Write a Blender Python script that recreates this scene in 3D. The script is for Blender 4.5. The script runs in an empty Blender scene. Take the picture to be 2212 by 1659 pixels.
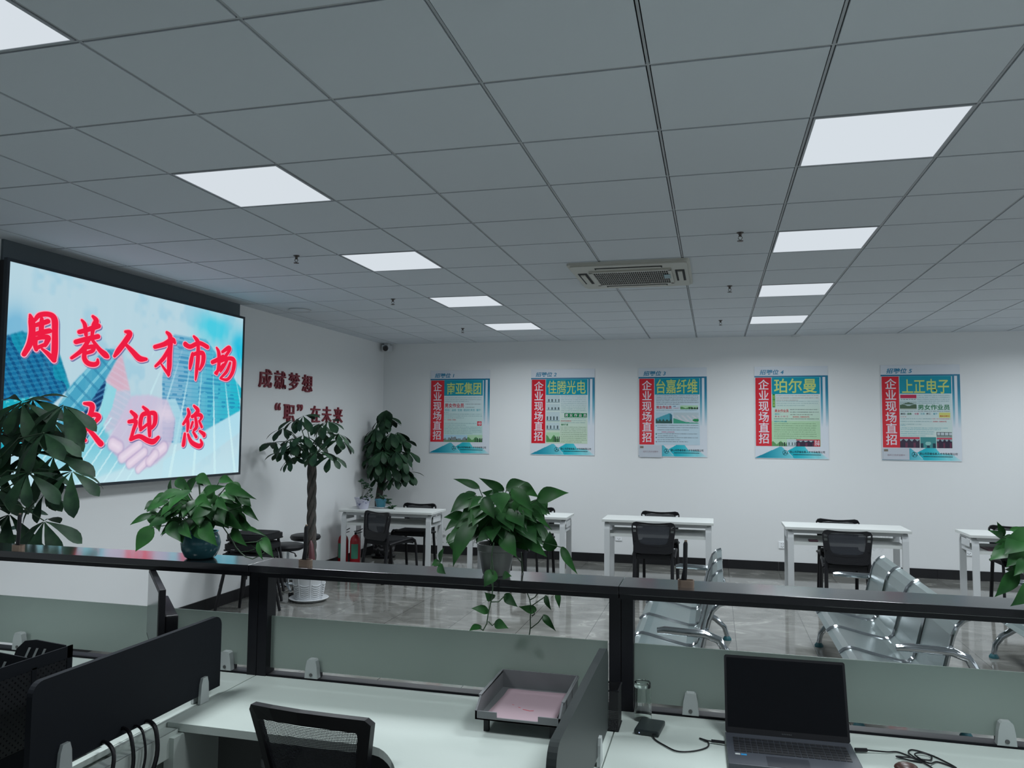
import bpy, bmesh, math, random
import numpy as np
from mathutils import Vector, Matrix
R = math.radians
SC = bpy.context.scene
COL = SC.collection
# ------------------------------------------------------------ camera
FPX, YAW, PITCH, ROLL = 1683.23, -0.2539, 0.0634, 0.0091
cd = bpy.data.cameras.new('camera'); cam = bpy.data.objects.new('camera', cd); COL.objects.link(cam)
cd.sensor_width = 36.0; cd.lens = FPX / 2212 * 36.0; cd.clip_start = 0.02; cd.clip_end = 100
fw = Vector((math.sin(YAW)*math.cos(PITCH), math.cos(YAW)*math.cos(PITCH), math.sin(PITCH)))
rt = Vector((math.cos(YAW), -math.sin(YAW), 0)); up = rt.cross(fw)
r2 = math.cos(ROLL)*rt + math.sin(ROLL)*up; u2 = -math.sin(ROLL)*rt + math.cos(ROLL)*up
mw = Matrix((r2, u2, -fw)).transposed().to_4x4(); mw.translation = Vector((1.4128, -2.0473, 1.6873))
cam.matrix_world = mw; SC.camera = cam
# ------------------------------------------------------------ world, exposure
SC.view_settings.view_transform = 'Standard'; SC.view_settings.look = 'None'
SC.view_settings.gamma = 1.0; SC.view_settings.exposure = 0.0; SC.view_settings.use_curve_mapping = False
SC.cycles.use_denoising = True
SC.cycles.max_bounces = 8; SC.cycles.diffuse_bounces = 5; SC.cycles.sample_clamp_indirect = 6.0
SC.cycles.caustics_reflective = False; SC.cycles.caustics_refractive = False
wd = bpy.data.worlds.new('world'); SC.world = wd; wd.use_nodes = True
wd.node_tree.nodes['Background'].inputs[0].default_value = (0.5, 0.55, 0.6, 1); wd.node_tree.nodes['Background'].inputs[1].default_value = 0.2
# ------------------------------------------------------------ ceiling lamps (their own light)
H = 2.96; T = 0.6; XL = -3.215; XR = 8.4; YB = 8.38; YF = -6.4
LAMPS = [(i, j) for i in (-2, 3, 8) for j in (-1, 2, 5, 8, 11)]
LAMP_W = 26.5
def lamp_light(i, j):
    d = bpy.data.lights.new('panel_light', 'AREA'); d.shape = 'RECTANGLE'; d.size = 0.56; d.size_y = 0.56
    d.energy = LAMP_W*(.8 if j < 0 else 1.0); d.color = (0.885, 0.955, 1.0); d.spread = R({-1: 132, 2: 136, 5: 150, 8: 157, 11: 162}[j])
    o = bpy.data.objects.new('panel_light', d); COL.objects.link(o); o.location = ((i+.5)*T, (j+.5)*T, H-0.012)
    return o
for ij in LAMPS: lamp_light(*ij)
# ------------------------------------------------------------ materials
def M(name, col, rough=0.5, metal=0.0, spec=0.5, **kw):
    m = bpy.data.materials.new(name); m.use_nodes = True
    b = m.node_tree.nodes['Principled BSDF']
    b.inputs['Base Color'].default_value = (*col, 1); b.inputs['Roughness'].default_value = rough
    b.inputs['Metallic'].default_value = metal; b.inputs['Specular IOR Level'].default_value = spec
    for k, v in kw.items():
        b.inputs[k.replace('_', ' ')].default_value = v
    return m
def N(m, typ, **kw):
    n = m.node_tree.nodes.new(typ)
    for k, v in kw.items(): setattr(n, k, v)
    return n
def L(m, a, b): m.node_tree.links.new(a, b)
def noisy(m, scale, c0, c1, detail=4, stretch=(1, 1, 1), lo=.35, hi=.65, bump=0):
    """base colour varies between two close tones with object-space noise"""
    b = m.node_tree.nodes['Principled BSDF']
    tc = N(m, 'ShaderNodeTexCoord'); mp = N(m, 'ShaderNodeMapping'); mp.inputs['Scale'].default_value = stretch
    nz = N(m, 'ShaderNodeTexNoise'); nz.inputs['Scale'].default_value = scale; nz.inputs['Detail'].default_value = detail
    cr = N(m, 'ShaderNodeValToRGB'); cr.color_ramp.elements[0].position = lo; cr.color_ramp.elements[1].position = hi
    cr.color_ramp.elements[0].color = (*c0, 1); cr.color_ramp.elements[1].color = (*c1, 1)
    L(m, tc.outputs['Object'], mp.inputs[0]); L(m, mp.outputs[0], nz.inputs['Vector']); L(m, nz.outputs[0], cr.inputs[0]); L(m, cr.outputs[0], b.inputs['Base Color'])
    if bump:
        bp = N(m, 'ShaderNodeBump'); bp.inputs['Strength'].default_value = bump; bp.inputs['Distance'].default_value = .01
        L(m, nz.outputs[0], bp.inputs['Height']); L(m, bp.outputs[0], b.inputs['Normal'])
    return cr
def emis(name, col, s=1.0):
    m = bpy.data.materials.new(name); m.use_nodes = True; nt = m.node_tree
    nt.nodes.remove(nt.nodes['Principled BSDF']); e = nt.nodes.new('ShaderNodeEmission')
    e.inputs[0].default_value = (*col, 1); e.inputs[1].default_value = s
    nt.links.new(e.outputs[0], nt.nodes['Material Output'].inputs[0]); return m
def srgb(r, g, b): return tuple(((c/255)/12.92 if c/255 <= .04045 else ((c/255+.055)/1.055)**2.4) for c in (r, g, b))
# ------------------------------------------------------------ mesh builder
class B:
    def __init__(s): s.bm = bmesh.new()
    def box(s, x0, x1, y0, y1, z0, z1, rot=None, bev=0):
        vs = [s.bm.verts.new((x, y, z)) for z in (z0, z1) for x, y in ((x0, y0), (x1, y0), (x1, y1), (x0, y1))]
        fs = [s.bm.faces.new([vs[i] for i in f]) for f in ((3, 2, 1, 0), (4, 5, 6, 7), (0, 1, 5, 4), (1, 2, 6, 5), (2, 3, 7, 6), (3, 0, 4, 7))]
        if bev:
            ed = list({e for f in fs for e in f.edges})
            r = bmesh.ops.bevel(s.bm, geom=ed, offset=bev, segments=2, profile=.5, affect='EDGES')
            vs = list({v for f in r['faces'] for v in f.verts} | {v for v in vs if v.is_valid})
        if rot: bmesh.ops.transform(s.bm, matrix=rot, verts=[v for v in vs if v.is_valid])
        return s
    def tube(s, pts, r, seg=8, closed=False, caps=True, flat=1.0):
        pts = [Vector(p) for p in pts]; n = len(pts); rs = r if isinstance(r, (list, tuple)) else [r]*n
        rings = []; prev = None
        for i, p in enumerate(pts):
            if closed: t = (pts[(i+1) % n]-pts[i-1])
            else: t = pts[min(i+1, n-1)]-pts[max(i-1, 0)]
            t = t.normalized() if t.length > 1e-9 else Vector((0, 0, 1))
            if prev is None:
                a = Vector((0, 0, 1)) if abs(t.z) < .9 else Vector((1, 0, 0)); nrm = a.cross(t).normalized()
            else:
                nrm = (prev - t*prev.dot(t)); nrm = nrm.normalized() if nrm.length > 1e-6 else prev
            prev = nrm; bn = t.cross(nrm)
            rings.append([s.bm.verts.new(p + rs[i]*(math.cos(2*math.pi*k/seg)*nrm + flat*math.sin(2*math.pi*k/seg)*bn)) for k in range(seg)])
        m = n if closed else n-1
        for i in range(m):
            a, b = rings[i], rings[(i+1) % n]
            for k in range(seg): s.bm.faces.new((a[k], a[(k+1) % seg], b[(k+1) % seg], b[k]))
        if caps and not closed: s.bm.faces.new(rings[0][::-1]); s.bm.faces.new(rings[-1])
        return s
    def cyl(s, p0, p1, r0, r1=None, seg=16): return s.tube([p0, p1], [r0, r0 if r1 is None else r1], seg)
    def lathe(s, prof, c=(0, 0, 0), seg=28, close=False):
        rings = []
        for r, z in prof:
            rings.append([s.bm.verts.new((c[0]+max(r, 1e-4)*math.cos(2*math.pi*k/seg), c[1]+max(r, 1e-4)*math.sin(2*math.pi*k/seg), c[2]+z)) for k in range(seg)])
        for i in range(len(rings)-1):
            a, b = rings[i], rings[i+1]
            for k in range(seg): s.bm.faces.new((a[k], a[(k+1) % seg], b[(k+1) % seg], b[k]))
        return s
    def prism(s, poly, ax, a0, a1):
        """extrude a 2-D outline along axis ax ('x','y','z') between a0 and a1"""
        def P(u, v, w): return {'x': (w, u, v), 'y': (u, w, v), 'z': (u, v, w)}[ax]
        lo = [s.bm.verts.new(P(u, v, a0)) for u, v in poly]; hi = [s.bm.verts.new(P(u, v, a1)) for u, v in poly]; n = len(poly)
        s.bm.faces.new(lo); s.bm.faces.new(hi[::-1])
        for i in range(n): s.bm.faces.new((lo[i], hi[i], hi[(i+1) % n], lo[(i+1) % n]))
        return s
    def sweep(s, path, w, t, ax='x'):
        """flat bar: path of (u,v) in the plane normal to ax, thickness t in plane, width w=(a0,a1) along ax"""
        n = len(path); L_, R_ = [], []
        for i in range(n):
            a = Vector(path[max(i-1, 0)]); b = Vector(path[min(i+1, n-1)]); d = (b-a).normalized(); nn = Vector((-d.y, d.x)); p = Vector(path[i])
            L_.append(tuple(p+nn*t/2)); R_.append(tuple(p-nn*t/2))
        for i in range(n-1): s.prism([L_[i], L_[i+1], R_[i+1], R_[i]], ax, w[0], w[1])
        return s
    def ball(s, c, r, sx=1, sy=1, sz=1, seg=14):
        m = Matrix.Translation(c) @ Matrix.Diagonal((r*sx, r*sy, r*sz, 1)); bmesh.ops.create_uvsphere(s.bm, u_segments=seg, v_segments=seg//2+1, radius=1, matrix=m); return s
    def xf(s, m): bmesh.ops.transform(s.bm, matrix=m, verts=s.bm.verts[:]); return s
    def build(s, name, mat, parent=None, smooth=False, world=True, fixn=True):
        if fixn: bmesh.ops.recalc_face_normals(s.bm, faces=s.bm.faces[:])
        if parent is not None and world: bmesh.ops.translate(s.bm, vec=-_wl(parent), verts=s.bm.verts[:])
        me = bpy.data.meshes.new(name); s.bm.to_mesh(me); s.bm.free(); me.materials.append(mat)
        if smooth:
            for p in me.polygons: p.use_smooth = True
            try: me.set_sharp_from_angle(angle=R(38))
            except Exception: pass
        o = bpy.data.objects.new(name, me); COL.objects.link(o)
        if parent is not None: o.parent = parent
        return o
def _wl(o):
    v = Vector(o.location)
    return v + (_wl(o.parent) if o.parent else Vector())
def rrect(x0, x1, y0, y1, r, n=5):
    p = []
    for cx, cy, a in ((x1-r, y1-r, 0), (x0+r, y1-r, 90), (x0+r, y0+r, 180), (x1-r, y0+r, 270)):
        for k in range(n+1):
            t = R(a+90*k/n); p.append((cx+r*math.cos(t), cy+r*math.sin(t)))
    return p
def tag(o, label, cat, group=None):
    o['label'] = label; o['category'] = cat
    if group: o['group'] = group
    return o
def thing(name, label, cat, loc, rz=0, group=None):
    o = bpy.data.objects.new(name, None); COL.objects.link(o); o.location = loc; o.rotation_euler = (0, 0, rz); o.empty_display_size = .1
    return tag(o, label, cat, group)
def struct(o): o['kind'] = 'structure'; return o
def dup(root, loc, rz, label):
    r = root.copy(); COL.objects.link(r); r.location = loc; r.rotation_euler = (0, 0, rz); r['label'] = label
    for ch in list(root.children):
        c = ch.copy(); COL.objects.link(c); c.parent = r
        for g in list(ch.children):
            d = g.copy(); COL.objects.link(d); d.parent = c
    return r
def text(body, box, plane, depth, name, mat, parent, th=.002, off=0.0, shear=0.0, bold=None, line=1.0, rows=None):
    """lettering fitted into box=(u0,v0,u1,v1); plane 'y' = on the back wall (u=x), 'x' = on the left wall (u=y); front face at depth"""
    cu = bpy.data.curves.new(name, 'FONT'); cu.body = body; cu.size = 1; cu.offset = off; cu.extrude = 0.02; cu.shear = shear; cu.space_line = line; cu.align_x = 'LEFT'; cu.resolution_u = 3
    ob = bpy.data.objects.new(name, cu); COL.objects.link(ob); dg = bpy.context.evaluated_depsgraph_get(); dg.update()
    me = bpy.data.meshes.new_from_object(ob.evaluated_get(dg)); bpy.data.objects.remove(ob); bpy.data.curves.remove(cu)
    n = len(me.vertices); co = np.empty(n*3); me.vertices.foreach_get('co', co); co = co.reshape(-1, 3)
    mn, mx = co.min(0), co.max(0); u0, v0, u1, v1 = box
    u = u0 + (co[:, 0]-mn[0])/(mx[0]-mn[0])*(u1-u0); v = v0 + (co[:, 1]-mn[1])/(mx[1]-mn[1])*(v1-v0); w = (co[:, 2]-mn[2])/(mx[2]-mn[2])*th
    q = np.stack([u, depth-(w-0), v], 1) if plane == 'y' else np.stack([depth+w, u, v], 1)
    if parent is not None: q = q - np.array(_wl(parent))
    me.vertices.foreach_set('co', q.ravel()); me.update(); me.materials.clear(); me.materials.append(mat)
    o = bpy.data.objects.new(name, me); COL.objects.link(o)
    if parent is not None: o.parent = parent
    return o
def painted(name, fn, nx, ny, plane, box, depth, mat, parent):
    """flat sheet whose printed / displayed picture is a grid of face colours; fn(S,T)->(ny,nx,3) sRGB 0..255, T upwards"""
    u0, v0, u1, v1 = box
    S_, T_ = np.meshgrid((np.arange(nx)+.5)/nx, (np.arange(ny)+.5)/ny); c = np.clip(fn(S_, T_), 0, 255)/255.
    c = np.where(c <= .04045, c/12.92, ((c+.055)/1.055)**2.4)
    gu, gv = np.meshgrid(np.linspace(u0, u1, nx+1), np.linspace(v0, v1, ny+1)); z = np.full(gu.shape, depth)
    V = np.stack([gu, z, gv], -1) if plane == 'y' else np.stack([z, gu, gv], -1)
    V = V.reshape(-1, 3)
    if parent is not None: V = V - np.array(_wl(parent))
    i = (np.arange(ny)[:, None]*(nx+1)+np.arange(nx)[None]).ravel(); F = np.stack([i, i+1, i+nx+2, i+nx+1], 1)
    me = bpy.data.meshes.new(name); me.vertices.add(len(V)); me.vertices.foreach_set('co', V.ravel())
    me.loops.add(F.size); me.loops.foreach_set('vertex_index', F.ravel().astype('i'))
    me.polygons.add(len(F)); me.polygons.foreach_set('loop_start', (np.arange(len(F))*4).astype('i')); me.update(calc_edges=True); me.validate()
    at = me.color_attributes.new('print', 'FLOAT_COLOR', 'CORNER')
    cc = np.concatenate([c.reshape(-1, 3), np.ones((nx*ny, 1))], 1); at.data.foreach_set('color', np.repeat(cc, 4, 0).ravel())
    me.materials.append(mat); o = bpy.data.objects.new(name, me); COL.objects.link(o)
    if parent is not None: o.parent = parent
    return o
def print_mat(name, emit=False, rough=.35):
    m = emis(name, (1, 1, 1)) if emit else M(name, (1, 1, 1), rough)
    a = N(m, 'ShaderNodeVertexColor', layer_name='print')
    tgt = [n for n in m.node_tree.nodes if n.type in ('EMISSION', 'BSDF_PRINCIPLED')][0]
    L(m, a.outputs['Color'], tgt.inputs[0]); return m
def inpoly(S_, T_, poly):
    r = np.zeros(S_.shape, bool); n = len(poly)
    for k in range(n):
        x0, y0 = poly[k]; x1, y1 = poly[(k+1) % n]
        if y0 == y1: continue
        r ^= ((y0 > T_) != (y1 > T_)) & (S_ < (x1-x0)*(T_-y0)/(y1-y0)+x0)
    return r
def blur(a, n):
    for _ in range(n):
        p = np.pad(a, 1, mode='edge'); a = (p[:-2, 1:-1]+p[2:, 1:-1]+p[1:-1, :-2]+p[1:-1, 2:]+2*p[1:-1, 1:-1])/6
    return a
# ---- measured outlines (metres)
STROKES=[('zhou',[[2.227,2.462,0.003,2.242,2.42,0.016,2.249,2.349,0.015,2.235,2.267,0.014,2.193,2.19,0.009],[2.266,2.432,0.005,2.304,2.474,0.01,2.382,2.49,0.012,2.429,2.464,0.016,2.439,2.373,0.015,2.444,2.249,0.016,2.44,2.178,0.012],[2.442,2.174,0.012,2.388,2.214,0.009,2.337,2.242,0.002],[2.275,2.399,0.007,2.317,2.416,0.01,2.375,2.441,0.011],[2.323,2.452,0.006,2.323,2.407,0.011,2.322,2.358,0.01],[2.26,2.332,0.006,2.321,2.354,0.011,2.393,2.376,0.011],[2.28,2.308,0.009,2.277,2.272,0.01,2.289,2.233,0.007],[2.28,2.306,0.007,2.332,2.323,0.009,2.383,2.327,0.012,2.371,2.291,0.01,2.36,2.269,0.006],[2.293,2.245,0.007,2.364,2.277,0.007]]),('xiang',[[2.675,2.491,0.003,2.705,2.46,0.01,2.72,2.388,0.008],[2.779,2.534,0.006,2.812,2.506,0.015,2.789,2.463,0.012,2.776,2.386,0.006],[2.656,2.401,0.01,2.734,2.429,0.011,2.837,2.471,0.013],[2.628,2.325,0.011,2.727,2.358,0.012,2.837,2.391,0.012],[2.755,2.366,0.009,2.693,2.276,0.01,2.596,2.204,0.005],[2.784,2.356,0.006,2.856,2.293,0.012,2.917,2.259,0.018,2.944,2.246,0.006],[2.72,2.292,0.008,2.792,2.308,0.011,2.788,2.277,0.009,2.727,2.253,0.006],[2.717,2.296,0.008,2.713,2.217,0.012,2.748,2.181,0.013,2.805,2.175,0.012,2.841,2.189,0.01,2.843,2.216,0.003]]),('ren',[[3.117,2.463,0.006,3.166,2.456,0.016,3.119,2.386,0.016,3.048,2.304,0.015,3.011,2.259,0.006],[3.117,2.368,0.006,3.2,2.316,0.015,3.281,2.267,0.019,3.362,2.268,0.007]]),('cai',[[3.456,2.379,0.011,3.566,2.414,0.014,3.667,2.461,0.02,3.701,2.444,0.008],[3.597,2.518,0.008,3.643,2.478,0.018,3.641,2.327,0.018,3.642,2.226,0.017,3.636,2.155,0.005],[3.638,2.165,0.011,3.584,2.206,0.006,3.543,2.242,0.002],[3.633,2.386,0.01,3.565,2.294,0.012,3.473,2.22,0.005]]),('shi',[[3.952,2.528,0.006,4.003,2.495,0.016,4.013,2.459,0.011],[3.84,2.445,0.018,3.909,2.432,0.014,4.029,2.477,0.014,4.151,2.455,0.015],[3.944,2.372,0.01,3.927,2.303,0.015,3.914,2.239,0.007],[3.937,2.361,0.01,4.033,2.389,0.013,4.092,2.382,0.018,4.091,2.307,0.016,4.05,2.239,0.006],[4.017,2.449,0.013,4.02,2.332,0.017,4.007,2.215,0.012,3.997,2.142,0.003]]),('chang',[[4.287,2.462,0.005,4.322,2.416,0.015,4.328,2.306,0.014,4.301,2.218,0.007],[4.228,2.322,0.013,4.294,2.347,0.014,4.39,2.395,0.01],[4.279,2.225,0.008,4.351,2.275,0.01,4.394,2.318,0.004],[4.375,2.433,0.008,4.469,2.482,0.015,4.492,2.468,0.011,4.427,2.399,0.01,4.365,2.348,0.006],[4.357,2.342,0.008,4.474,2.381,0.013,4.565,2.367,0.018,4.547,2.257,0.016,4.466,2.178,0.009,4.356,2.181,0.003],[4.456,2.363,0.008,4.396,2.29,0.011,4.357,2.242,0.003],[4.504,2.339,0.009,4.453,2.255,0.012,4.36,2.185,0.004]]),('huan',[[2.665,1.791,0.011,2.72,1.793,0.01,2.718,1.728,0.011,2.667,1.659,0.009,2.579,1.617,0.003],[2.638,1.701,0.006,2.689,1.659,0.012,2.758,1.607,0.006],[2.732,1.88,0.004,2.805,1.869,0.015,2.797,1.808,0.012,2.75,1.754,0.007],[2.754,1.772,0.009,2.826,1.8,0.011,2.879,1.783,0.013,2.835,1.738,0.007],[2.782,1.772,0.008,2.769,1.711,0.011,2.723,1.642,0.01,2.692,1.599,0.003],[2.769,1.703,0.006,2.835,1.646,0.011,2.91,1.58,0.015,2.913,1.597,0.004]]),('ying',[[3.214,1.833,0.007,3.268,1.797,0.013,3.255,1.782,0.005],[3.195,1.753,0.009,3.27,1.756,0.012,3.248,1.688,0.009,3.223,1.618,0.007],[3.223,1.614,0.01,3.316,1.637,0.012,3.413,1.603,0.016,3.482,1.593,0.017,3.54,1.627,0.009],[3.346,1.875,0.005,3.403,1.834,0.014,3.34,1.808,0.012,3.321,1.736,0.012,3.333,1.694,0.008],[3.327,1.689,0.007,3.408,1.738,0.006],[3.414,1.829,0.009,3.487,1.822,0.015,3.491,1.749,0.014,3.455,1.704,0.007],[3.417,1.829,0.01,3.425,1.748,0.014,3.435,1.642,0.009]]),('nin',[[3.907,1.874,0.007,3.921,1.823,0.013,3.851,1.744,0.006],[3.9,1.801,0.008,3.914,1.745,0.012,3.909,1.683,0.006],[3.986,1.908,0.005,4.045,1.863,0.015,3.967,1.808,0.007],[3.966,1.813,0.009,4.047,1.831,0.012,4.101,1.816,0.011,4.075,1.779,0.004],[4.012,1.809,0.008,4.033,1.725,0.013,3.997,1.691,0.006],[3.977,1.761,0.007,3.953,1.709,0.005],[4.067,1.773,0.006,4.106,1.721,0.008],[3.876,1.657,0.007,3.865,1.57,0.013,3.854,1.554,0.004],[3.919,1.652,0.006,3.971,1.584,0.014,4.071,1.548,0.016,4.115,1.567,0.012,4.096,1.604,0.003],[3.99,1.673,0.006,4.033,1.631,0.009],[4.08,1.683,0.006,4.144,1.652,0.014,4.138,1.636,0.005]])]
SPOLY={'A':[(-0.011,0.662),(0.045,0.7),(0.148,0.688),(0.206,0.469),(0.143,0.369),(0.094,0.414),(-0.005,0.381)],'A2':[(-0.005,0.386),(0.094,0.414),(0.143,0.369),(0.128,0.25),(0.101,0.175),(-0.002,0.179)],'B':[(0.328,0.675),(0.395,0.685),(0.333,0.518),(0.321,0.434),(0.231,0.172),(0.101,0.175),(0.128,0.25),(0.177,0.394),(0.206,0.469)],'D':[(0.333,0.518),(0.342,0.477),(0.272,0.205),(0.228,0.284)],'P':[(0.391,0.672),(0.433,0.474),(0.378,0.469),(0.334,0.515)],'Q':[(0.334,0.515),(0.378,0.469),(0.433,0.474),(0.45,0.326),(0.34,0.251)],'C':[(0.62,0.814),(0.784,0.822),(1.0,0.545),(0.997,0.399),(0.794,0.268),(0.68,0.199),(0.584,0.2),(0.572,0.566)],'S':[(0.336,0.506),(0.378,0.475),(0.363,0.377),(0.33,0.286),(0.297,0.216),(0.257,0.142),(0.279,0.228),(0.315,0.327)],'L':[(0.1,0.202),(0.228,0.284),(0.33,0.286),(0.438,0.073),(0.261,0.006),(0.143,0.013)],'R':[(0.788,0.254),(0.997,0.399),(0.997,0.255),(0.652,-0.015),(0.585,-0.008),(0.592,0.095)],'H':[(0.441,0.447),(0.512,0.459),(0.598,0.44),(0.641,0.33),(0.633,0.216),(0.602,0.131),(0.56,0.081),(0.484,0.045),(0.428,0.089),(0.394,0.121),(0.36,0.177),(0.354,0.224),(0.384,0.297)],'K':[(0.593,0.44),(0.637,0.45),(0.682,0.338),(0.668,0.195),(0.634,0.183),(0.641,0.33)]}
SFING=[((0.371,0.194),(0.395,0.176),0.032),((0.411,0.121),(0.479,0.186),0.027),((0.443,0.088),(0.503,0.148),0.024),((0.481,0.055),(0.518,0.103),0.02),((0.553,0.133),(0.59,0.171),0.031),((0.528,0.096),(0.553,0.133),0.026)]
POTHOS_MID=[[0.56,0.76,1.484,0.471,0.72,1.517,0.031],[0.655,0.76,1.478,0.571,0.72,1.523,0.034],[0.674,0.74,1.488,0.758,0.7,1.514,0.05],[0.719,0.65,1.491,0.806,0.61,1.415,0.048],[0.788,0.66,1.422,0.87,0.62,1.354,0.024],[0.8,0.71,1.456,0.918,0.67,1.481,0.062],[0.724,0.75,1.498,0.802,0.71,1.458,0.046],[0.552,0.74,1.446,0.52,0.7,1.406,0.05],[0.52,0.71,1.385,0.454,0.67,1.379,0.037],[0.508,0.74,1.371,0.449,0.7,1.325,0.04],[0.473,0.71,1.317,0.494,0.67,1.256,0.041],[0.587,0.63,1.377,0.52,0.59,1.215,0.076],[0.581,0.68,1.359,0.559,0.64,1.294,0.041],[0.663,0.62,1.352,0.608,0.58,1.306,0.056],[0.627,0.61,1.458,0.676,0.57,1.391,0.052],[0.651,0.71,1.46,0.598,0.67,1.474,0.041],[0.699,0.61,1.335,0.756,0.57,1.264,0.062],[0.763,0.65,1.328,0.854,0.61,1.264,0.046],[0.76,0.69,1.369,0.825,0.65,1.321,0.045],[0.729,0.63,1.386,0.784,0.59,1.338,0.046],[0.685,0.62,1.386,0.73,0.58,1.348,0.036],[0.842,0.71,1.274,0.85,0.67,1.346,0.052],[0.894,0.67,1.29,0.957,0.63,1.207,0.032],[0.778,0.73,1.42,0.83,0.69,1.369,0.046],[0.723,0.71,1.311,0.774,0.67,1.273,0.047],[0.436,0.69,1.218,0.465,0.65,1.274,0.027],[0.448,0.65,1.221,0.432,0.61,1.214,0.03],[0.453,0.63,1.21,0.494,0.59,1.19,0.034],[0.674,0.57,1.212,0.652,0.53,1.165,0.049],[0.704,0.59,1.197,0.745,0.55,1.204,0.03],[0.67,0.58,1.119,0.651,0.54,1.147,0.033],[0.628,0.67,1.379,0.588,0.63,1.365,0.049],[0.604,0.66,1.446,0.568,0.62,1.419,0.045],[0.633,0.68,1.415,0.593,0.64,1.389,0.049],[0.682,0.73,1.408,0.657,0.69,1.378,0.037],[0.81,0.74,1.445,0.834,0.7,1.412,0.025],[0.709,0.76,1.406,0.781,0.72,1.379,0.05],[0.538,0.76,1.366,0.501,0.72,1.352,0.038],[0.638,0.66,1.476,0.659,0.62,1.471,0.024]]
VINE_A_LEAVES=[[0.713,0.58,1.133,0.769,0.54,1.104,0.035],[0.653,0.58,1.074,0.604,0.54,1.089,0.033],[0.68,0.58,1.038,0.738,0.54,1.031,0.035],[0.626,0.58,1.022,0.598,0.54,1.013,0.031]]
VINE_B_LEAVES=[[0.763,0.84,1.03,0.706,0.8,1.048,0.032],[0.799,0.84,1.084,0.831,0.8,1.041,0.024],[0.792,0.84,1.012,0.849,0.8,0.967,0.027],[0.844,0.84,1.099,0.861,0.8,1.05,0.022],[0.732,0.84,0.911,0.688,0.8,0.891,0.045],[0.761,0.84,0.882,0.806,0.8,0.862,0.031],[0.646,0.84,0.801,0.609,0.8,0.778,0.038]]
VINE_A=[[[0.677,0.56,1.312],[0.669,0.56,1.268],[0.676,0.56,1.216],[0.675,0.56,1.161],[0.671,0.56,1.121],[0.659,0.56,1.069],[0.655,0.56,1.037],[0.641,0.56,1.012]],[[0.671,0.56,1.111],[0.696,0.56,1.113],[0.719,0.56,1.136]],[[0.66,0.56,1.045],[0.674,0.56,1.032],[0.685,0.56,1.041]],[[0.645,0.56,1.015],[0.635,0.56,1.016],[0.63,0.56,1.027]]]
VINE_B=[[[0.729,0.74,1.257],[0.736,0.74,1.19],[0.731,0.82,1.103],[0.744,0.82,1.073],[0.75,0.82,1.04],[0.747,0.82,1.005],[0.748,0.82,0.971],[0.743,0.82,0.936],[0.73,0.82,0.876]],[[0.751,0.82,1.048],[0.782,0.82,1.071],[0.804,0.82,1.086]],[[0.75,0.82,0.967],[0.778,0.82,0.99],[0.796,0.82,1.015]],[[0.747,0.82,1.071],[0.764,0.82,1.081],[0.778,0.82,1.101]],[[0.752,0.82,1.012],[0.763,0.82,1.019],[0.76,0.82,1.032]]]
POTHOS_LEFT=[[-0.787,0.66,1.295,-0.824,0.62,1.203,0.069],[-0.83,0.71,1.342,-0.899,0.67,1.299,0.031],[-0.834,0.74,1.392,-0.857,0.7,1.359,0.038],[-0.75,0.68,1.343,-0.732,0.64,1.281,0.045],[-0.669,0.62,1.32,-0.584,0.58,1.256,0.056],[-0.727,0.71,1.412,-0.709,0.67,1.496,0.045],[-0.729,0.73,1.485,-0.624,0.69,1.438,0.046],[-0.684,0.74,1.44,-0.602,0.7,1.506,0.046],[-0.615,0.71,1.505,-0.516,0.67,1.465,0.045],[-0.546,0.65,1.431,-0.412,0.61,1.475,0.044],[-0.539,0.75,1.491,-0.446,0.71,1.481,0.038],[-0.462,0.68,1.469,-0.298,0.64,1.424,0.045],[-0.449,0.61,1.424,-0.373,0.57,1.383,0.038],[-0.498,0.71,1.433,-0.379,0.67,1.394,0.047],[-0.538,0.61,1.426,-0.442,0.57,1.391,0.048],[-0.465,0.59,1.402,-0.521,0.55,1.35,0.055],[-0.463,0.68,1.358,-0.343,0.64,1.301,0.047],[-0.4,0.71,1.39,-0.304,0.67,1.337,0.035],[-0.498,0.59,1.33,-0.4,0.55,1.252,0.065],[-0.418,0.67,1.306,-0.326,0.63,1.245,0.047],[-0.451,0.74,1.348,-0.325,0.7,1.285,0.038],[-0.792,0.75,1.422,-0.826,0.71,1.381,0.042],[-0.644,0.66,1.405,-0.699,0.62,1.388,0.045],[-0.678,0.65,1.363,-0.689,0.61,1.339,0.048],[-0.608,0.61,1.323,-0.528,0.57,1.273,0.048],[-0.569,0.63,1.323,-0.48,0.59,1.263,0.052],[-0.596,0.64,1.389,-0.617,0.6,1.342,0.052],[-0.684,0.71,1.452,-0.608,0.67,1.405,0.049],[-0.563,0.71,1.455,-0.496,0.67,1.408,0.049],[-0.855,0.74,1.348,-0.791,0.7,1.283,0.046],[-0.651,0.73,1.361,-0.667,0.69,1.406,0.05],[-0.514,0.69,1.369,-0.421,0.65,1.335,0.045],[-0.798,0.71,1.372,-0.821,0.67,1.356,0.037],[-0.458,0.73,1.433,-0.363,0.69,1.438,0.037],[-0.645,0.76,1.492,-0.593,0.72,1.463,0.034],[-0.616,0.63,1.284,-0.584,0.59,1.25,0.036],[-0.276,0.65,1.274,-0.199,0.61,1.211,0.044],[-0.271,0.61,1.264,-0.219,0.57,1.206,0.025],[-0.293,0.66,1.231,-0.309,0.62,1.257,0.02],[-0.39,0.71,1.306,-0.258,0.67,1.275,0.019]]
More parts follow.
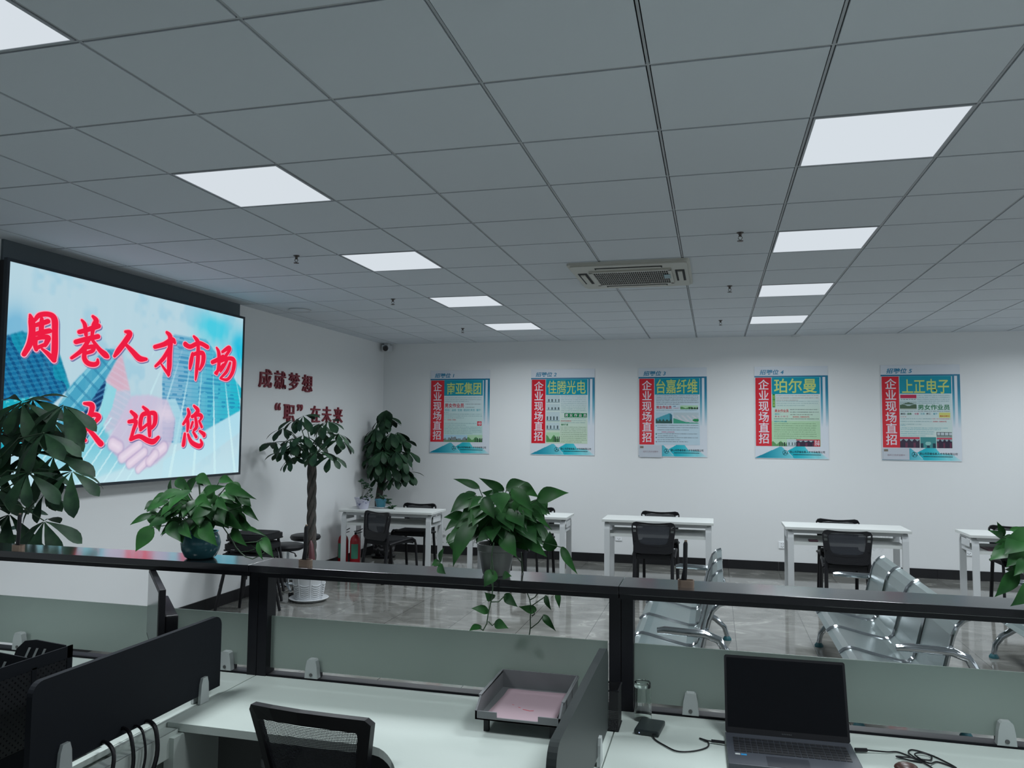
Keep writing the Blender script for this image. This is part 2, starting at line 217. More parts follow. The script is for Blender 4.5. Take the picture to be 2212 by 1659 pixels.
VINE_L=[[[-0.458,0.66,1.312],[-0.415,0.66,1.262],[-0.396,0.66,1.234],[-0.374,0.66,1.214],[-0.353,0.66,1.2],[-0.321,0.66,1.193],[-0.295,0.66,1.205],[-0.272,0.66,1.219]],[[-0.374,0.66,1.217],[-0.345,0.66,1.221],[-0.316,0.66,1.23]],[[-0.342,0.64,1.257],[-0.295,0.64,1.262],[-0.27,0.64,1.274]]]
POTHOS_RIGHT=[[2.287,0.73,1.378,2.259,0.69,1.429,0.025],[2.274,0.69,1.382,2.22,0.65,1.406,0.022],[2.302,0.71,1.404,2.343,0.67,1.408,0.018],[2.346,0.68,1.407,2.239,0.64,1.347,0.044],[2.317,0.73,1.376,2.25,0.69,1.361,0.03],[2.312,0.65,1.351,2.255,0.61,1.3,0.049],[2.322,0.63,1.32,2.268,0.59,1.279,0.043],[2.3,0.66,1.279,2.225,0.62,1.209,0.046],[2.316,0.71,1.271,2.27,0.67,1.286,0.027],[2.329,0.61,1.259,2.25,0.57,1.194,0.057],[2.36,0.66,1.347,2.333,0.62,1.277,0.052],[2.393,0.71,1.392,2.385,0.67,1.322,0.053],[2.34,0.61,1.255,2.345,0.57,1.191,0.051]]
TREE1=[[-2.891,5.15,1.72],[-2.682,5.05,1.814],[-2.549,4.95,1.845],[-2.422,5.15,1.676],[-2.206,5.05,1.669],[-2.515,4.9,1.652],[-2.531,5.25,1.771],[-2.696,4.95,1.604],[-2.331,5.05,1.792],[-2.829,5.05,1.485],[-2.24,5.15,1.608],[-2.332,4.85,1.496],[-2.789,5.25,1.53],[-2.286,5.05,1.447],[-3.003,5.2,1.575],[-2.694,5.0,1.419],[-2.565,5.15,1.581]]
TREE2=[[-2.971,7.85,1.838],[-3.16,7.85,1.678],[-3.307,7.95,1.517],[-2.985,7.65,1.586],[-2.809,7.75,1.681],[-2.715,7.85,1.588],[-2.651,7.95,1.43],[-2.673,7.6,1.437],[-2.85,7.55,1.435],[-3.141,7.75,1.364],[-3.253,7.85,1.233],[-2.977,7.65,1.246],[-2.79,7.65,1.249],[-2.687,7.85,1.213],[-2.646,7.95,1.147],[-2.763,7.75,1.091],[-3.023,7.85,1.08],[-3.213,8.05,1.485],[-3.005,8.05,1.552],[-2.959,7.85,1.901],[-2.594,7.65,1.376]]
TREE3=[[-2.354,1.5,1.842],[-2.385,1.6,1.86],[-2.118,1.55,1.823],[-2.09,1.4,1.668],[-2.407,1.6,1.679],[-2.546,1.6,1.785],[-1.993,1.5,1.461],[-2.132,1.35,1.458],[-2.163,1.5,1.184],[-2.501,1.6,1.598],[-2.558,1.6,1.437],[-2.42,1.65,1.558],[-2.51,1.6,1.2],[-2.561,1.5,1.677],[-2.541,1.5,1.364],[-2.221,1.6,1.536],[-2.569,1.6,1.093],[-2.349,1.7,1.748]]
# ------------------------------------------------------------ shared materials
m_wall = M('wall_paint', (.78, .795, .80), .75, spec=.2)
m_ceil = M('ceiling_tile', (.52, .53, .54), .85, spec=.15); noisy(m_ceil, 900, (.66, .70, .745), (.69, .73, .775), 2)
m_tee = M('tee_bar', (.45, .47, .5), .5); m_void = M('tile_gap', (.03, .032, .035), .9)
m_black = M('black_plastic', (.006, .006, .008), .45, spec=.35)
m_blackmatte = M('black_matte', (.006, .0065, .008), .7, spec=.3)
m_navy = M('dark_fabric_panel', (.007, .009, .013), .75, spec=.25)
m_shelf = M('black_laminate', (.010, .010, .012), .16, spec=.6, Coat_Weight=.8, Coat_Roughness=.12)
m_post = M('black_powdercoat', (.005, .005, .008), .5, spec=.3)
m_white = M('white_laminate', (.62, .64, .625), .38, spec=.4)
m_whitem = M('white_steel', (.60, .62, .63), .42, spec=.4)
m_desk = M('desk_laminate', (.52, .58, .54), .4, spec=.4)
m_dgrey = M('under_desk_grey', (.22, .23, .22), .6)
m_chrome = M('chrome', (.46, .49, .51), .11, 1.0)
m_steel = M('satin_steel', (.21, .255, .255), .28, .7)
m_red = M('red_paint', (.35, .012, .02), .35); m_gold = M('champagne_metal', (.30, .22, .17), .38, .8)
m_grey = M('grey_plastic', (.165, .172, .178), .5); m_clampw = M('clamp_white', (.40, .43, .425), .4)
m_leafd = M('dark_leaf', (.018, .055, .030), .55, spec=.28); noisy(m_leafd, 14, (.007, .028, .014), (.018, .058, .024), 3)
m_leafp = M('pothos_leaf', (.02, .1, .025), .42, spec=.22); noisy(m_leafp, 9, (.012, .052, .015), (.030, .125, .028), 3)
m_stem = M('green_stem', (.03, .07, .03), .5); m_bark = M('bark', (.045, .042, .038), .8); noisy(m_bark, 30, (.028, .030, .026), (.075, .062, .055), 5, (1, 1, .3), bump=.4)
m_soil = M('soil', (.02, .014, .01), .95)
# ------------------------------------------------------------ floor
m_floor = M('polished_tile', (.2, .2, .19), .07, spec=.45)
def floor_nodes(m):
    b = m.node_tree.nodes['Principled BSDF']; tc = N(m, 'ShaderNodeTexCoord')
    mp = N(m, 'ShaderNodeMapping'); mp.inputs['Location'].default_value = (-.375, .45, 0)
    br = N(m, 'ShaderNodeTexBrick', offset=0.0, squash=1.0); br.inputs['Scale'].default_value = 1.0
    br.inputs['Brick Width'].default_value = .6; br.inputs['Row Height'].default_value = 1.2; br.inputs['Mortar Size'].default_value = .0022; br.inputs['Mortar Smooth'].default_value = 0
    br.inputs['Color1'].default_value = (.9, .9, .9, 1); br.inputs['Color2'].default_value = (1.08, 1.08, 1.08, 1); br.inputs['Mortar'].default_value = (.22, .22, .22, 1)
    m2 = N(m, 'ShaderNodeMapping'); m2.inputs['Scale'].default_value = (1.0, 1.9, 1); m2.inputs['Rotation'].default_value = (0, 0, .5)
    nz = N(m, 'ShaderNodeTexNoise'); nz.inputs['Scale'].default_value = 2.4; nz.inputs['Detail'].default_value = 9; nz.inputs['Distortion'].default_value = 1.4
    cr = N(m, 'ShaderNodeValToRGB'); e = cr.color_ramp.elements
    e[0].position = .36; e[0].color = (*srgb(104, 104, 100), 1); e[1].position = .60; e[1].color = (*srgb(124, 124, 120), 1)
    x = e.new(.66); x.color = (*srgb(148, 148, 143), 1); x = e.new(.70); x.color = (*srgb(122, 122, 117), 1)
    mx = N(m, 'ShaderNodeMix', data_type='RGBA', blend_type='MULTIPLY'); mx.inputs[0].default_value = 1
    L(m, tc.outputs['Object'], mp.inputs[0]); L(m, mp.outputs[0], br.inputs['Vector']); L(m, tc.outputs['Object'], m2.inputs[0]); L(m, m2.outputs[0], nz.inputs['Vector'])
    L(m, nz.outputs[0], cr.inputs[0]); L(m, cr.outputs[0], mx.inputs[6]); L(m, br.outputs['Color'], mx.inputs[7]); L(m, mx.outputs[2], b.inputs['Base Color'])
floor_nodes(m_floor)
struct(B().box(XL-.1, XR+.1, YF-.1, YB+.1, -.12, 0).build('floor', m_floor))
# ------------------------------------------------------------ walls (back wall has scuffed, peeling patches low down)
m_wallb = M('wall_paint_scuffed', (.78, .795, .80), .75, spec=.2)
def scuff(m):
    b = m.node_tree.nodes['Principled BSDF']; tc = N(m, 'ShaderNodeTexCoord'); sp = N(m, 'ShaderNodeSeparateXYZ'); L(m, tc.outputs['Object'], sp.inputs[0])
    def band(out, c, w):
        a = N(m, 'ShaderNodeMath', operation='SUBTRACT'); a.inputs[1].default_value = c; L(m, out, a.inputs[0])
        q = N(m, 'ShaderNodeMath', operation='ABSOLUTE'); L(m, a.outputs[0], q.inputs[0])
        r = N(m, 'ShaderNodeMapRange'); r.inputs[1].default_value = w; r.inputs[2].default_value = w*.7; L(m, q.outputs[0], r.inputs[0]); return r.outputs[0]
    nz = N(m, 'ShaderNodeTexNoise'); nz.inputs['Scale'].default_value = 9; nz.inputs['Detail'].default_value = 7; nz.inputs['Distortion'].default_value = 1.2; L(m, tc.outputs['Object'], nz.inputs['Vector'])
    th = N(m, 'ShaderNodeMapRange'); th.inputs[1].default_value = .52; th.inputs[2].default_value = .60; L(m, nz.outputs[0], th.inputs[0])
    fac = None
    for cx, wx, cz, wz, s in ((-1.75, .75, .22, .16, .75), (3.0, .5, .33, .14, .22), (2.6, .12, .5, .1, .3), (3.25, .3, .42, .1, .35)):
        a = N(m, 'ShaderNodeMath', operation='MULTIPLY'); L(m, band(sp.outputs[0], cx, wx), a.inputs[0]); L(m, band(sp.outputs[2], cz, wz), a.inputs[1])
        c = N(m, 'ShaderNodeMath', operation='MULTIPLY'); c.inputs[1].default_value = s; L(m, a.outputs[0], c.inputs[0])
        if fac is None: fac = c.outputs[0]
        else:
            d = N(m, 'ShaderNodeMath', operation='MAXIMUM'); L(m, fac, d.inputs[0]); L(m, c.outputs[0], d.inputs[1]); fac = d.outputs[0]
    f2 = N(m, 'ShaderNodeMath', operation='MULTIPLY'); L(m, fac, f2.inputs[0]); L(m, th.outputs[0], f2.inputs[1])
    mx = N(m, 'ShaderNodeMix', data_type='RGBA'); mx.inputs[6].default_value = (.78, .795, .80, 1); mx.inputs[7].default_value = (.25, .26, .26, 1)
    L(m, f2.outputs[0], mx.inputs[0]); L(m, mx.outputs[2], b.inputs['Base Color'])
scuff(m_wallb)
struct(B().box(XL-.1, XR+.1, YB, YB+.1, 0, H+.1).build('wall_back', m_wallb))
struct(B().box(XL-.1, XL, YF, YB, 0, H+.1).build('wall_left', m_wall))
struct(B().box(XR, XR+.1, YF, YB, 0, H+.1).build('wall_right', m_wall))
struct(B().box(XL-.1, XR+.1, YF-.1, YF, 0, H+.1).build('wall_front', m_wall))
m_day = emis('added_fill_pane', (.84, .93, 1.0), 1.6); m_fillf = emis('added_fill_pane_front', (.80, .92, 1.0), .8)  # glow for the unseen panes, added as fill light for the walls
wn = 0
for k in range(3):  # unseen front windows, added to brighten the back wall
    wn += 1; x0 = XL+1.0+k*3.6
    f = B(); x1 = x0+2.8
    for q in ((x0-.06, x1+.06, .84, .90), (x0-.06, x1+.06, 2.50, 2.56), (x0-.06, x0, .90, 2.50), (x1, x1+.06, .90, 2.50), (x0+1.37, x0+1.43, .90, 2.50)): f.box(q[0], q[1], YF, YF+.05, q[2], q[3])
    w = f.build('added_window_%d' % wn, m_tee); struct(w)
    B().box(x0, x1, YF+.002, YF+.01, .90, 2.50).build('pane', m_fillf, w, world=False)
for k in range(3):  # unseen right-hand windows, added to throw light on the left and back walls
    wn += 1; y0 = -4.6+k*4.2; y1 = y0+3.2; f = B()
    for q in ((y0-.06, y1+.06, .84, .90), (y0-.06, y1+.06, 2.50, 2.56), (y0-.06, y0, .90, 2.50), (y1, y1+.06, .90, 2.50), (y0+1.57, y0+1.63, .90, 2.50)): f.box(XR-.05, XR, q[0], q[1], q[2], q[3])
    w = f.build('added_window_%d' % wn, m_tee); struct(w)
    B().box(XR-.01, XR-.002, y0, y1, .90, 2.50).build('pane', m_day, w, world=False)
m_base = M('black_skirting_tile', (.012, .012, .014), .3, spec=.5)
bb = B()
for k in range(20):
    x = XL+k*.6; bb.box(x+.001, min(x+.599, XR), YB-.012, YB, 0, .112)
struct(bb.build('baseboard_back', m_base))
bb = B()
for k in range(25):
    y = YF+k*.6; bb.box(XL, XL+.012, y+.001, min(y+.599, YB-.012), 0, .112)
struct(bb.build('baseboard_left', m_base))
# ------------------------------------------------------------ ceiling: lay-in tiles on a tee grid
ACX0, ACX1, ACY0, ACY1 = .40, 1.20, 3.70, 4.46
cb = B(); g = .009
i0, i1, j0, j1 = -6, 14, -11, 14
for i in range(i0, i1):
    for j in range(j0, j1):
        if (i, j) in LAMPS: continue
        x0, x1, y0, y1 = max(i*T+g, XL), min((i+1)*T-g, XR), max(j*T+g, YF), min((j+1)*T-g, YB)
        if x1-x0 < .02 or y1-y0 < .02: continue
        cb.box(x0, x1, y0, y1, H, H+.012)
ceil = cb.build('ceiling', m_ceil); struct(ceil)
tb = B()
for i in range(i0+1, i1+1): tb.box(i*T-.0045, i*T+.0045, YF, YB, H+.0035, H+.010)
for j in range(j0+1, j1+1): tb.box(XL, XR, j*T-.0045, j*T+.0045, H+.0030, H+.0095)
tb.build('tee_grid', m_tee, ceil)
B().box(XL, XR, YF, YB, H+.085, H+.1).build('plenum', m_void, ceil)
# ------------------------------------------------------------ ceiling lamps
m_panel = emis('lamp_diffuser', srgb(214, 222, 229), 1.0)
LN = {(-2, -1): 'nearest left square ceiling light panel cut off by the top left corner', (-2, 2): 'large square ceiling light panel above the screen, second of the left row', (-2, 5): 'square ceiling light panel of the left row, third from the camera', (-2, 8): 'small looking square ceiling light of the left row, last but one', (-2, 11): 'farthest square ceiling light of the left row near the back wall',
      (3, 2): 'largest and nearest square ceiling light panel of the right row', (3, 5): 'square ceiling light of the right row, second from the camera', (3, 8): 'square ceiling light of the right row, third from the camera', (3, 11): 'farthest square ceiling light of the right row above the fourth poster'}
for (i, j) in LAMPS:
    x, y = (i+.5)*T, (j+.5)*T
    t = thing('ceiling_light', LN.get((i, j), 'square ceiling light panel of the %s, beyond the picture edge' % {3: 'right row nearest the camera', 8: 'far right row'}.get(i, 'left row')), 'ceiling light', (x, y, H), 0, 'square ceiling light panels')
    f = B()
    for a, b, c, d in ((-.291, .291, -.291, -.283), (-.291, .291, .283, .291), (-.291, -.283, -.283, .283), (.283, .291, -.283, .283)): f.box(x+a, x+b, y+c, y+d, H-.002, H+.012)
    f.build('frame', m_tee, t); B().box(x-.283, x+.283, y-.283, y+.283, H, H+.008).build('diffuser', m_panel, t)
# ------------------------------------------------------------ cassette air conditioner
m_ac = M('aged_white_plastic', (.50, .49, .44), .45); m_acg = M('grille_bar', (.33, .32, .30), .5)
t = thing('air_conditioner', 'aged white ceiling cassette air conditioner with dark intake grille', 'air conditioner', (.80, 4.09, H))
ax0, ax1, ay0, ay1 = .35, 1.25, 3.62, 4.55; zt = H
b = B(); b.prism(rrect(ax0, ax1, ay0, ay1, .03), 'z', H-.018, H); b.prism(rrect(ax0+.02, ax1-.02, ay0+.02, ay1-.02, .03), 'z', H-.030, H-.018)
b.build('face_panel', m_ac, t)
b = B(); b.box(ax0+.165, ax1-.165, ay0+.22, ay1-.22, H-.0335, H-.030); b.build('intake_recess', m_void, t)
b = B()
for k in range(37):
    x = ax0+.168+k*(.564/36); b.box(x-.0024, x+.0024, ay0+.225, ay1-.225, H-.040, H-.0335)
for k in range(7):
    y = ay0+.225+k*(.48/6); b.box(ax0+.165, ax1-.165, y-.003, y+.003, H-.041, H-.0335)
b.build('intake_grille', m_acg, t)
b = B()
for q in ((ax0+.140, ax0+.165, ay0+.2, ay1-.2), (ax1-.165, ax1-.140, ay0+.2, ay1-.2), (ax0+.140, ax1-.140, ay0+.195, ay0+.225), (ax0+.140, ax1-.140, ay1-.225, ay1-.195)): b.box(*q, H-.042, H-.030)
b.build('grille_frame', m_ac, t)
for q in ((ax0+.2, ax1-.2, ay0+.09, ay0+.14), (ax0+.2, ax1-.2, ay1-.14, ay1-.09), (ax0+.045, ax0+.115, ay0+.26, ay1-.26), (ax1-.115, ax1-.045, ay0+.26, ay1-.26)):
    sl = B().box(*q, H-.0335, H-.030).build('air_slot', m_void, t)
    v = B(); w, h_ = q[1]-q[0], q[3]-q[2]
    if w > h_: v.box(q[0]+.01, q[1]-.01, q[2]+.014, q[3]-.014, H-.037, H-.0335)
    else: v.box(q[0]+.018, q[1]-.018, q[2]+.03, q[3]-.03, H-.042, H-.0335)
    v.build('louver', m_ac, sl)
B().box(ax1-.205, ax1-.155, ay0+.36, ay0+.50, H-.0455, H-.0425).build('sticker', M('pale_blue_label', (.25, .38, .42), .5), t)
# ------------------------------------------------------------ sprinklers, speaker, camera
m_spr = M('dark_brass', (.10, .085, .08), .4, .7)
SPL = ['pendant sprinkler head on the ceiling left of the third-nearest left lamp', 'pendant sprinkler head hanging midway along the left lamp row', 'tiny farthest pendant sprinkler head in the left lamp row', 'nearest pendant sprinkler head right of the air conditioner', 'middle pendant sprinkler head just right of the air conditioner', 'farthest right pendant sprinkler head above the third and fourth posters']
spr = None
for (x, y), lb in zip([(-1.51, 2.96), (-1.55, 4.81), (-1.54, 6.92), (1.58, 2.98), (1.55, 4.78), (1.49, 6.83)], SPL):
    if spr is None:
        spr = thing('fire_sprinkler', lb, 'sprinkler', (x, y, H), 0, 'ceiling sprinklers')
        B().lathe([(0, 0), (.022, 0), (.022, -.004), (.012, -.008), (.008, -.02), (.012, -.026), (0, -.026)], (x, y, H), 14).build('escutcheon', m_spr, spr, True)
        q = B(); q.tube([(x-.008, y, H-.024), (x-.013, y, H-.035), (x, y, H-.052)], .0022, 6); q.tube([(x+.008, y, H-.024), (x+.013, y, H-.035), (x, y, H-.052)], .0022, 6)
        q.build('arm', m_spr, spr); B().lathe([(0, -.052), (.019, -.053), (.019, -.056), (0, -.058)], (x, y, H), 14).build('deflector', m_spr, spr)
    else: dup(spr, (x, y, H), 0, lb)
t = thing('ceiling_speaker', 'round white flush speaker in the ceiling near the left wall', 'speaker', (-2.775, 5.22, H))
B().lathe([(0, -.008), (.10, -.008), (.10, -.004), (.0, -.004)], (-2.775, 5.22, H), 30).build('grille', m_ceil, t, True)
B().lathe([(.095, 0), (.115, -.002), (.118, -.009), (.108, -.012), (.098, -.009)], (-2.775, 5.22, H), 30).build('rim', M('speaker_rim', (.6, .62, .64), .4), t, True)
t = thing('security_camera', 'small white security camera with black lens in the back corner', 'camera', (-3.12, 8.25, 2.88))
cbm = B(); cbm.box(-3.175, -3.075, 8.20, 8.36, 2.845, 2.935, bev=.012); cbm.build('housing', M('camera_white', (.62, .64, .66), .4), t)
bq = B(); bq.tube([(-3.115, 8.205, 2.885), (-3.10, 8.165, 2.872)], [.042, .034], 18); bq.build('lens', M('lens_black', (.01, .01, .015), .15), t, True)
B().box(-3.16, -3.10, 8.25, 8.33, 2.935, 2.96).build('bracket', m_whitem, t)
o = B().lathe([(0, 0), (.06, 0), (.05, -.02), (0, -.032)], (2.42, 8.30, H), 16).build('smoke_detector', m_whitem, None, True); tag(o, 'tiny white detector at the top of the back wall above the fourth poster', 'detector')
# ------------------------------------------------------------ wall sockets
m_sock = M('socket_plate', (.88, .90, .92), .35)
SL = ['white socket plate low on the wall under the third table', 'white socket plate low on the wall left of the fourth table', 'white socket plate low on the wall under the rightmost table']
for (x, z), lb in zip([(.185, .33), (2.23, .32), (4.33, .33)], SL):
    t = thing('wall_socket', lb, 'socket', (x, YB, z), 0, 'white wall sockets')
    B().box(x-.043, x+.043, YB-.012, YB, z-.043, z+.043, bev=.003).build('plate', m_sock, t)
    h = B()
    for dx, dz in ((-.012, .018), (.012, .018), (-.013, -.014), (.013, -.014), (0, -.024)): h.box(x+dx-.003, x+dx+.003, YB-.0135, YB-.012, z+dz-.004, z+dz+.004)
    h.build('slots', m_black, t)
# ------------------------------------------------------------ big LED screen on its dark backing panel
t0 = tag(B().box(XL, XL+.02, 2.09, 4.79, 1.31, H).build('backing_panel', M('dark_grey_panel', (.085, .11, .125), .5)), 'dark grey backing panel on the left wall behind the big screen', 'panel')
SX = -3.095; sy0, sy1, sz0, sz1 = 2.05, 4.70, 1.285, 2.795
t = thing('led_screen', 'huge wall-mounted screen showing a handshake, skyscrapers and red calligraphy', 'screen', (XL+.02, (sy0+sy1)/2, sz0))
f = B(); e = .022
for q in ((sy0-e, sy1+e, sz0-e, sz0), (sy0-e, sy1+e, sz1, sz1+e), (sy0-e, sy0, sz0, sz1), (sy1, sy1+e, sz0, sz1)): f.box(SX-.02, SX+.008, *q)
f.build('bezel', M('blue_black_bezel', (.012, .02, .03), .3), t)
B().box(XL+.02, SX-.003, sy0-.01, sy1+.01, sz0-.01, sz1+.01).build('cabinet', m_black, t)
def screen_pic(S_, Tt):
    rs = np.random.RandomState(3)
    def fb(n, sc, seed):
        q = np.random.RandomState(seed).rand(n, int(n*1.7)+2); yy = Tt*(n-1.001); xx = S_*(q.shape[1]-1.001); iy = yy.astype(int); ix = xx.astype(int); fy = yy-iy; fx = xx-ix
        fy = fy*fy*(3-2*fy); fx = fx*fx*(3-2*fx)
        return (q[iy, ix]*(1-fx)+q[iy, np.minimum(ix+1, q.shape[1]-1)]*fx)*(1-fy)+(q[np.minimum(iy+1, n-1), ix]*(1-fx)+q[np.minimum(iy+1, n-1), np.minimum(ix+1, q.shape[1]-1)]*fx)*fy
    nz = fb(6, 1, 1)*.5+fb(13, 1, 2)*.3+fb(30, 1, 4)*.2
    A = lambda c: np.array(c, float)
    img = A((184, 214, 226))+np.zeros(S_.shape+(3,))
    def mix(mask, col, a=1.0):
        nonlocal img
        k = (mask*a)[..., None]; img = img*(1-k)+A(col)*k
    cl_ = np.clip((nz-.5)*6, 0, 1)
    mix(cl_, (150, 200, 222), .55)
    g = np.exp(-(((S_-.83)/.09)**2+((Tt-.88)/.10)**2)); mix(np.clip(g*1.6*(nz+.2), 0, 1), (70, 205, 228), .95)
    g = np.exp(-(((S_-.99)/.06)**2+((Tt-.80)/.13)**2)); mix(np.clip(g*1.6*(nz+.1), 0, 1), (30, 190, 225), .95)
    g = np.exp(-(((S_-.03)/.05)**2+((Tt-.70)/.10)**2)); mix(np.clip(g*1.4, 0, 1), (110, 180, 215), .8)
    soft = lambda k, n=2: blur(inpoly(S_, Tt, SPOLY[k]).astype(float), n)
    mix(soft('L', 8), (60, 180, 205), .75); mix(soft('R', 3), (175, 222, 238), .9)
    lowf = np.clip((.30-Tt)/.30, 0, 1); mix(lowf, (196, 230, 240), .85)
    # left tower
    a = soft('A'); mix(a, (26, 112, 160)); u = S_*.93+Tt*.36; v = Tt*.95-S_*.30
    win = (np.sin(u*260) > .35)*1.0; win2 = (np.sin(v*300) > .2)*1.0; mix(a*win, (14, 62, 112), .55); mix(a*win2, (70, 165, 200), .30); mix(a*(fb(10, 1, 9) > .6), (20, 175, 190), .5)
    a = soft('A2'); mix(a, (40, 150, 185)); mix(a*win2*win, (190, 235, 240), .7); mix(a*(fb(9, 1, 12) > .55), (20, 190, 200), .5)
    # centre towers
    a = soft('B'); mix(a, (74, 164, 196)); mix(a*((np.sin((S_-Tt*.55)*120) > .75)*1.0), (150, 215, 230), .6); mix(a*((np.sin((Tt*.8+S_)*95) > .8)*1.0), (45, 125, 165), .5)
    mix(soft('Q'), (186, 190, 215), .7); mix(soft('P', 4), (222, 172, 192), .8); a = soft('P')+soft('Q'); mix(np.clip(a, 0, 1)*((np.sin((Tt*.9+S_*.6)*210) > .5)*1.0), (215, 205, 225), .3)
    a = soft('D', 1); mix(a, (24, 62, 112)); mix(a*((np.sin((Tt*1.2-S_)*190) > .3)*1.0), (70, 130, 175), .8)
    # right tower with fanning mullions
    a = soft('C'); px, pt = .80, 1.35; ang = np.arctan2(S_-px, pt-Tt); cg = np.clip((S_-.66)/.34, 0, 1)[..., None]
    cc = A((120, 178, 208))*(1-cg)+A((18, 182, 204))*cg; k = a[..., None]*.92; img = img*(1-k)+cc*k
    mix(a*(fb(22, 1, 21) > .6)*((np.sin(Tt*230) > 0)*1.0), (20, 110, 165), .45); mix(a*((np.sin(Tt*260) > .55)*1.0), (60, 150, 190), .35)
    fan = (np.abs(np.sin(ang*36)) > .985)*1.0; mix(fan*np.clip((.80-Tt)*2, 0, 1)*(S_ > .52), (205, 240, 245), .8)
    fan = (np.abs(np.sin((S_*1.15-Tt*.55)*60)) > .97)*1.0; mix(fan*(Tt < .33)*(S_ < .47)*(S_ > .12), (205, 240, 246), .7)
    mix(soft('S', 1), (140, 216, 228), .9); mix(soft('K', 1), (172, 218, 232), .85)
    # clasped hands
    h = blur(inpoly(S_, Tt, SPOLY['H']).astype(float), 5); mix(h, (204, 192, 218), .85); mix(h*np.clip((Tt-.33)*4, 0, 1)*(.5+.5*np.sin((S_-Tt*.2)*330)), (186, 200, 224), .35)
    mix(h*np.exp(-(((S_-.655)/.03)**2+((Tt-.22)/.10)**2)), (168, 152, 190), .6); mix(h*np.exp(-(((S_-.69)/.014)**2+((Tt-.165)/.05)**2)), (70, 52, 90), .9); mix(h*np.exp(-(((S_-.60)/.05)**2+((Tt-.36)/.05)**2)), (232, 218, 232), .7)
    asp = 2.65/1.51
    for (ax, at), (bx, bt), r in SFING:
        dx, dt = (bx-ax)*asp, bt-at; q = np.clip(((S_-ax)*asp*dx+(Tt-at)*dt)/(dx*dx+dt*dt+1e-9), 0, 1)
        d = np.hypot((S_-ax)*asp-q*dx, (Tt-at)-q*dt)/r
        mix(np.clip(1.5-d, 0, .5)*1.6, (168, 146, 190), .55); mix(np.clip((1.15-d)*3.2, 0, 1), (221, 205, 225), .9); mix(np.clip(.9-d, 0, 1), (242, 230, 242), .75)
    dd = np.hypot((S_-.80)*asp-0, (Tt-.20))/.02; 
    mix((np.sin(S_*2600) > .6)*1.0, (205, 225, 235), .05)
    return img*.985
painted('picture', screen_pic, 400, 228, 'x', (sy0, sz0, sy1, sz1), SX, print_mat('screen_pixels', True), t)
m_cal = emis('screen_red', srgb(236, 30, 66)); m_calo = emis('screen_pink_edge', srgb(246, 170, 190)); m_cals = emis('screen_edge_shade', srgb(120, 120, 165))
def brush(bm, s, grow, dep, dy=0, dz=0):
    P = [(s[k]+dy, s[k+1]+dz, s[k+2]+grow) for k in range(0, len(s), 3)]
    # resample with Catmull-Rom
    Q = []
    for i in range(len(P)-1):
        p0 = P[max(i-1, 0)]; p1 = P[i]; p2 = P[i+1]; p3 = P[min(i+2, len(P)-1)]
        for k in range(6):
            t_ = k/6; Q.append([.5*((2*p1[c])+(-p0[c]+p2[c])*t_+(2*p0[c]-5*p1[c]+4*p2[c]-p3[c])*t_*t_+(-p0[c]+3*p1[c]-3*p2[c]+p3[c])*t_**3) for c in range(3)])
    Q.append(list(P[-1])); vs = []
    for i, (y, z, w) in enumerate(Q):
        a = Q[max(i-1, 0)]; c = Q[min(i+1, len(Q)-1)]; d = Vector((c[0]-a[0], c[1]-a[1])); d = d.normalized() if d.length > 1e-6 else Vector((1, 0)); n_ = Vector((-d.y*1.25, d.x))*max(w, .002)
        vs.append((bm.verts.new((dep, y+n_.x, z+n_.y)), bm.verts.new((dep, y-n_.x, z-n_.y))))
    for i in range(len(vs)-1): bm.faces.new((vs[i][0], vs[i][1], vs[i+1][1], vs[i+1][0]))
    for i, (y, z, w) in enumerate(Q):
        if i % 2 and i not in (0, len(Q)-1): continue
        w = max(w, .002); c = bm.verts.new((dep, y, z)); ring = [bm.verts.new((dep, y+1.25*w*math.cos(a_*math.pi/5), z+w*math.sin(a_*math.pi/5))) for a_ in range(10)]
        for k in range(10): bm.faces.new((c, ring[k], ring[(k+1) % 10]))
for grp, sts in STROKES:
    a = B(); [brush(a.bm, s, .0140, SX+.0022, .010, -.008) for s in sts]; sh = a.build('character_shade', m_cals, t, fixn=False)
    a = B(); [brush(a.bm, s, .0135, SX+.0031) for s in sts]; a.build('character_edge', m_calo, t, fixn=False)
    a = B(); [brush(a.bm, s, .0068, SX+.0040) for s in sts]; a.build('character', m_cal, t, fixn=False)
# ------------------------------------------------------------ raised maroon lettering on the left wall
m_mar = M('maroon_acrylic', (.20, .013, .028), .35)
def letter(c, y0, y1, z0, z1, lb):
    o = text(c, (y0, z0, y1, z1), 'x', XL, 'wall_letter', m_mar, None, .02, .008); tag(o, lb, 'letter', 'maroon raised characters on the left wall')
for c, y0, y1, z0, z1, n_ in (('成', 5.178, 5.422, 2.149, 2.348, 'character, first of the upper line'), ('就', 5.48, 5.707, 2.15, 2.352, 'character, second of the upper line'), ('梦', 5.774, 6.006, 2.15, 2.352, 'character, third of the upper line'), ('想', 6.068, 6.299, 2.15, 2.351, 'character, last of the upper line'),
    ('“', 5.507, 5.608, 1.917, 2.0, 'opening quotation mark of the lower line'), ('职', 5.686, 5.912, 1.795, 1.99, 'character between the quotation marks, partly behind leaves'), ('”', 5.973, 6.084, 1.923, 2.0, 'closing quotation mark of the lower line'), ('在', 6.279, 6.501, 1.797, 1.996, 'character right after the closing quotation mark'), ('未', 6.559, 6.793, 1.80, 1.998, 'character, second to last of the lower line'), ('来', 6.857, 7.093, 1.797, 1.998, 'character, last of the lower line')):
    letter(c, y0, y1, z0, z1, 'maroon raised '+n_+' on the left wall')
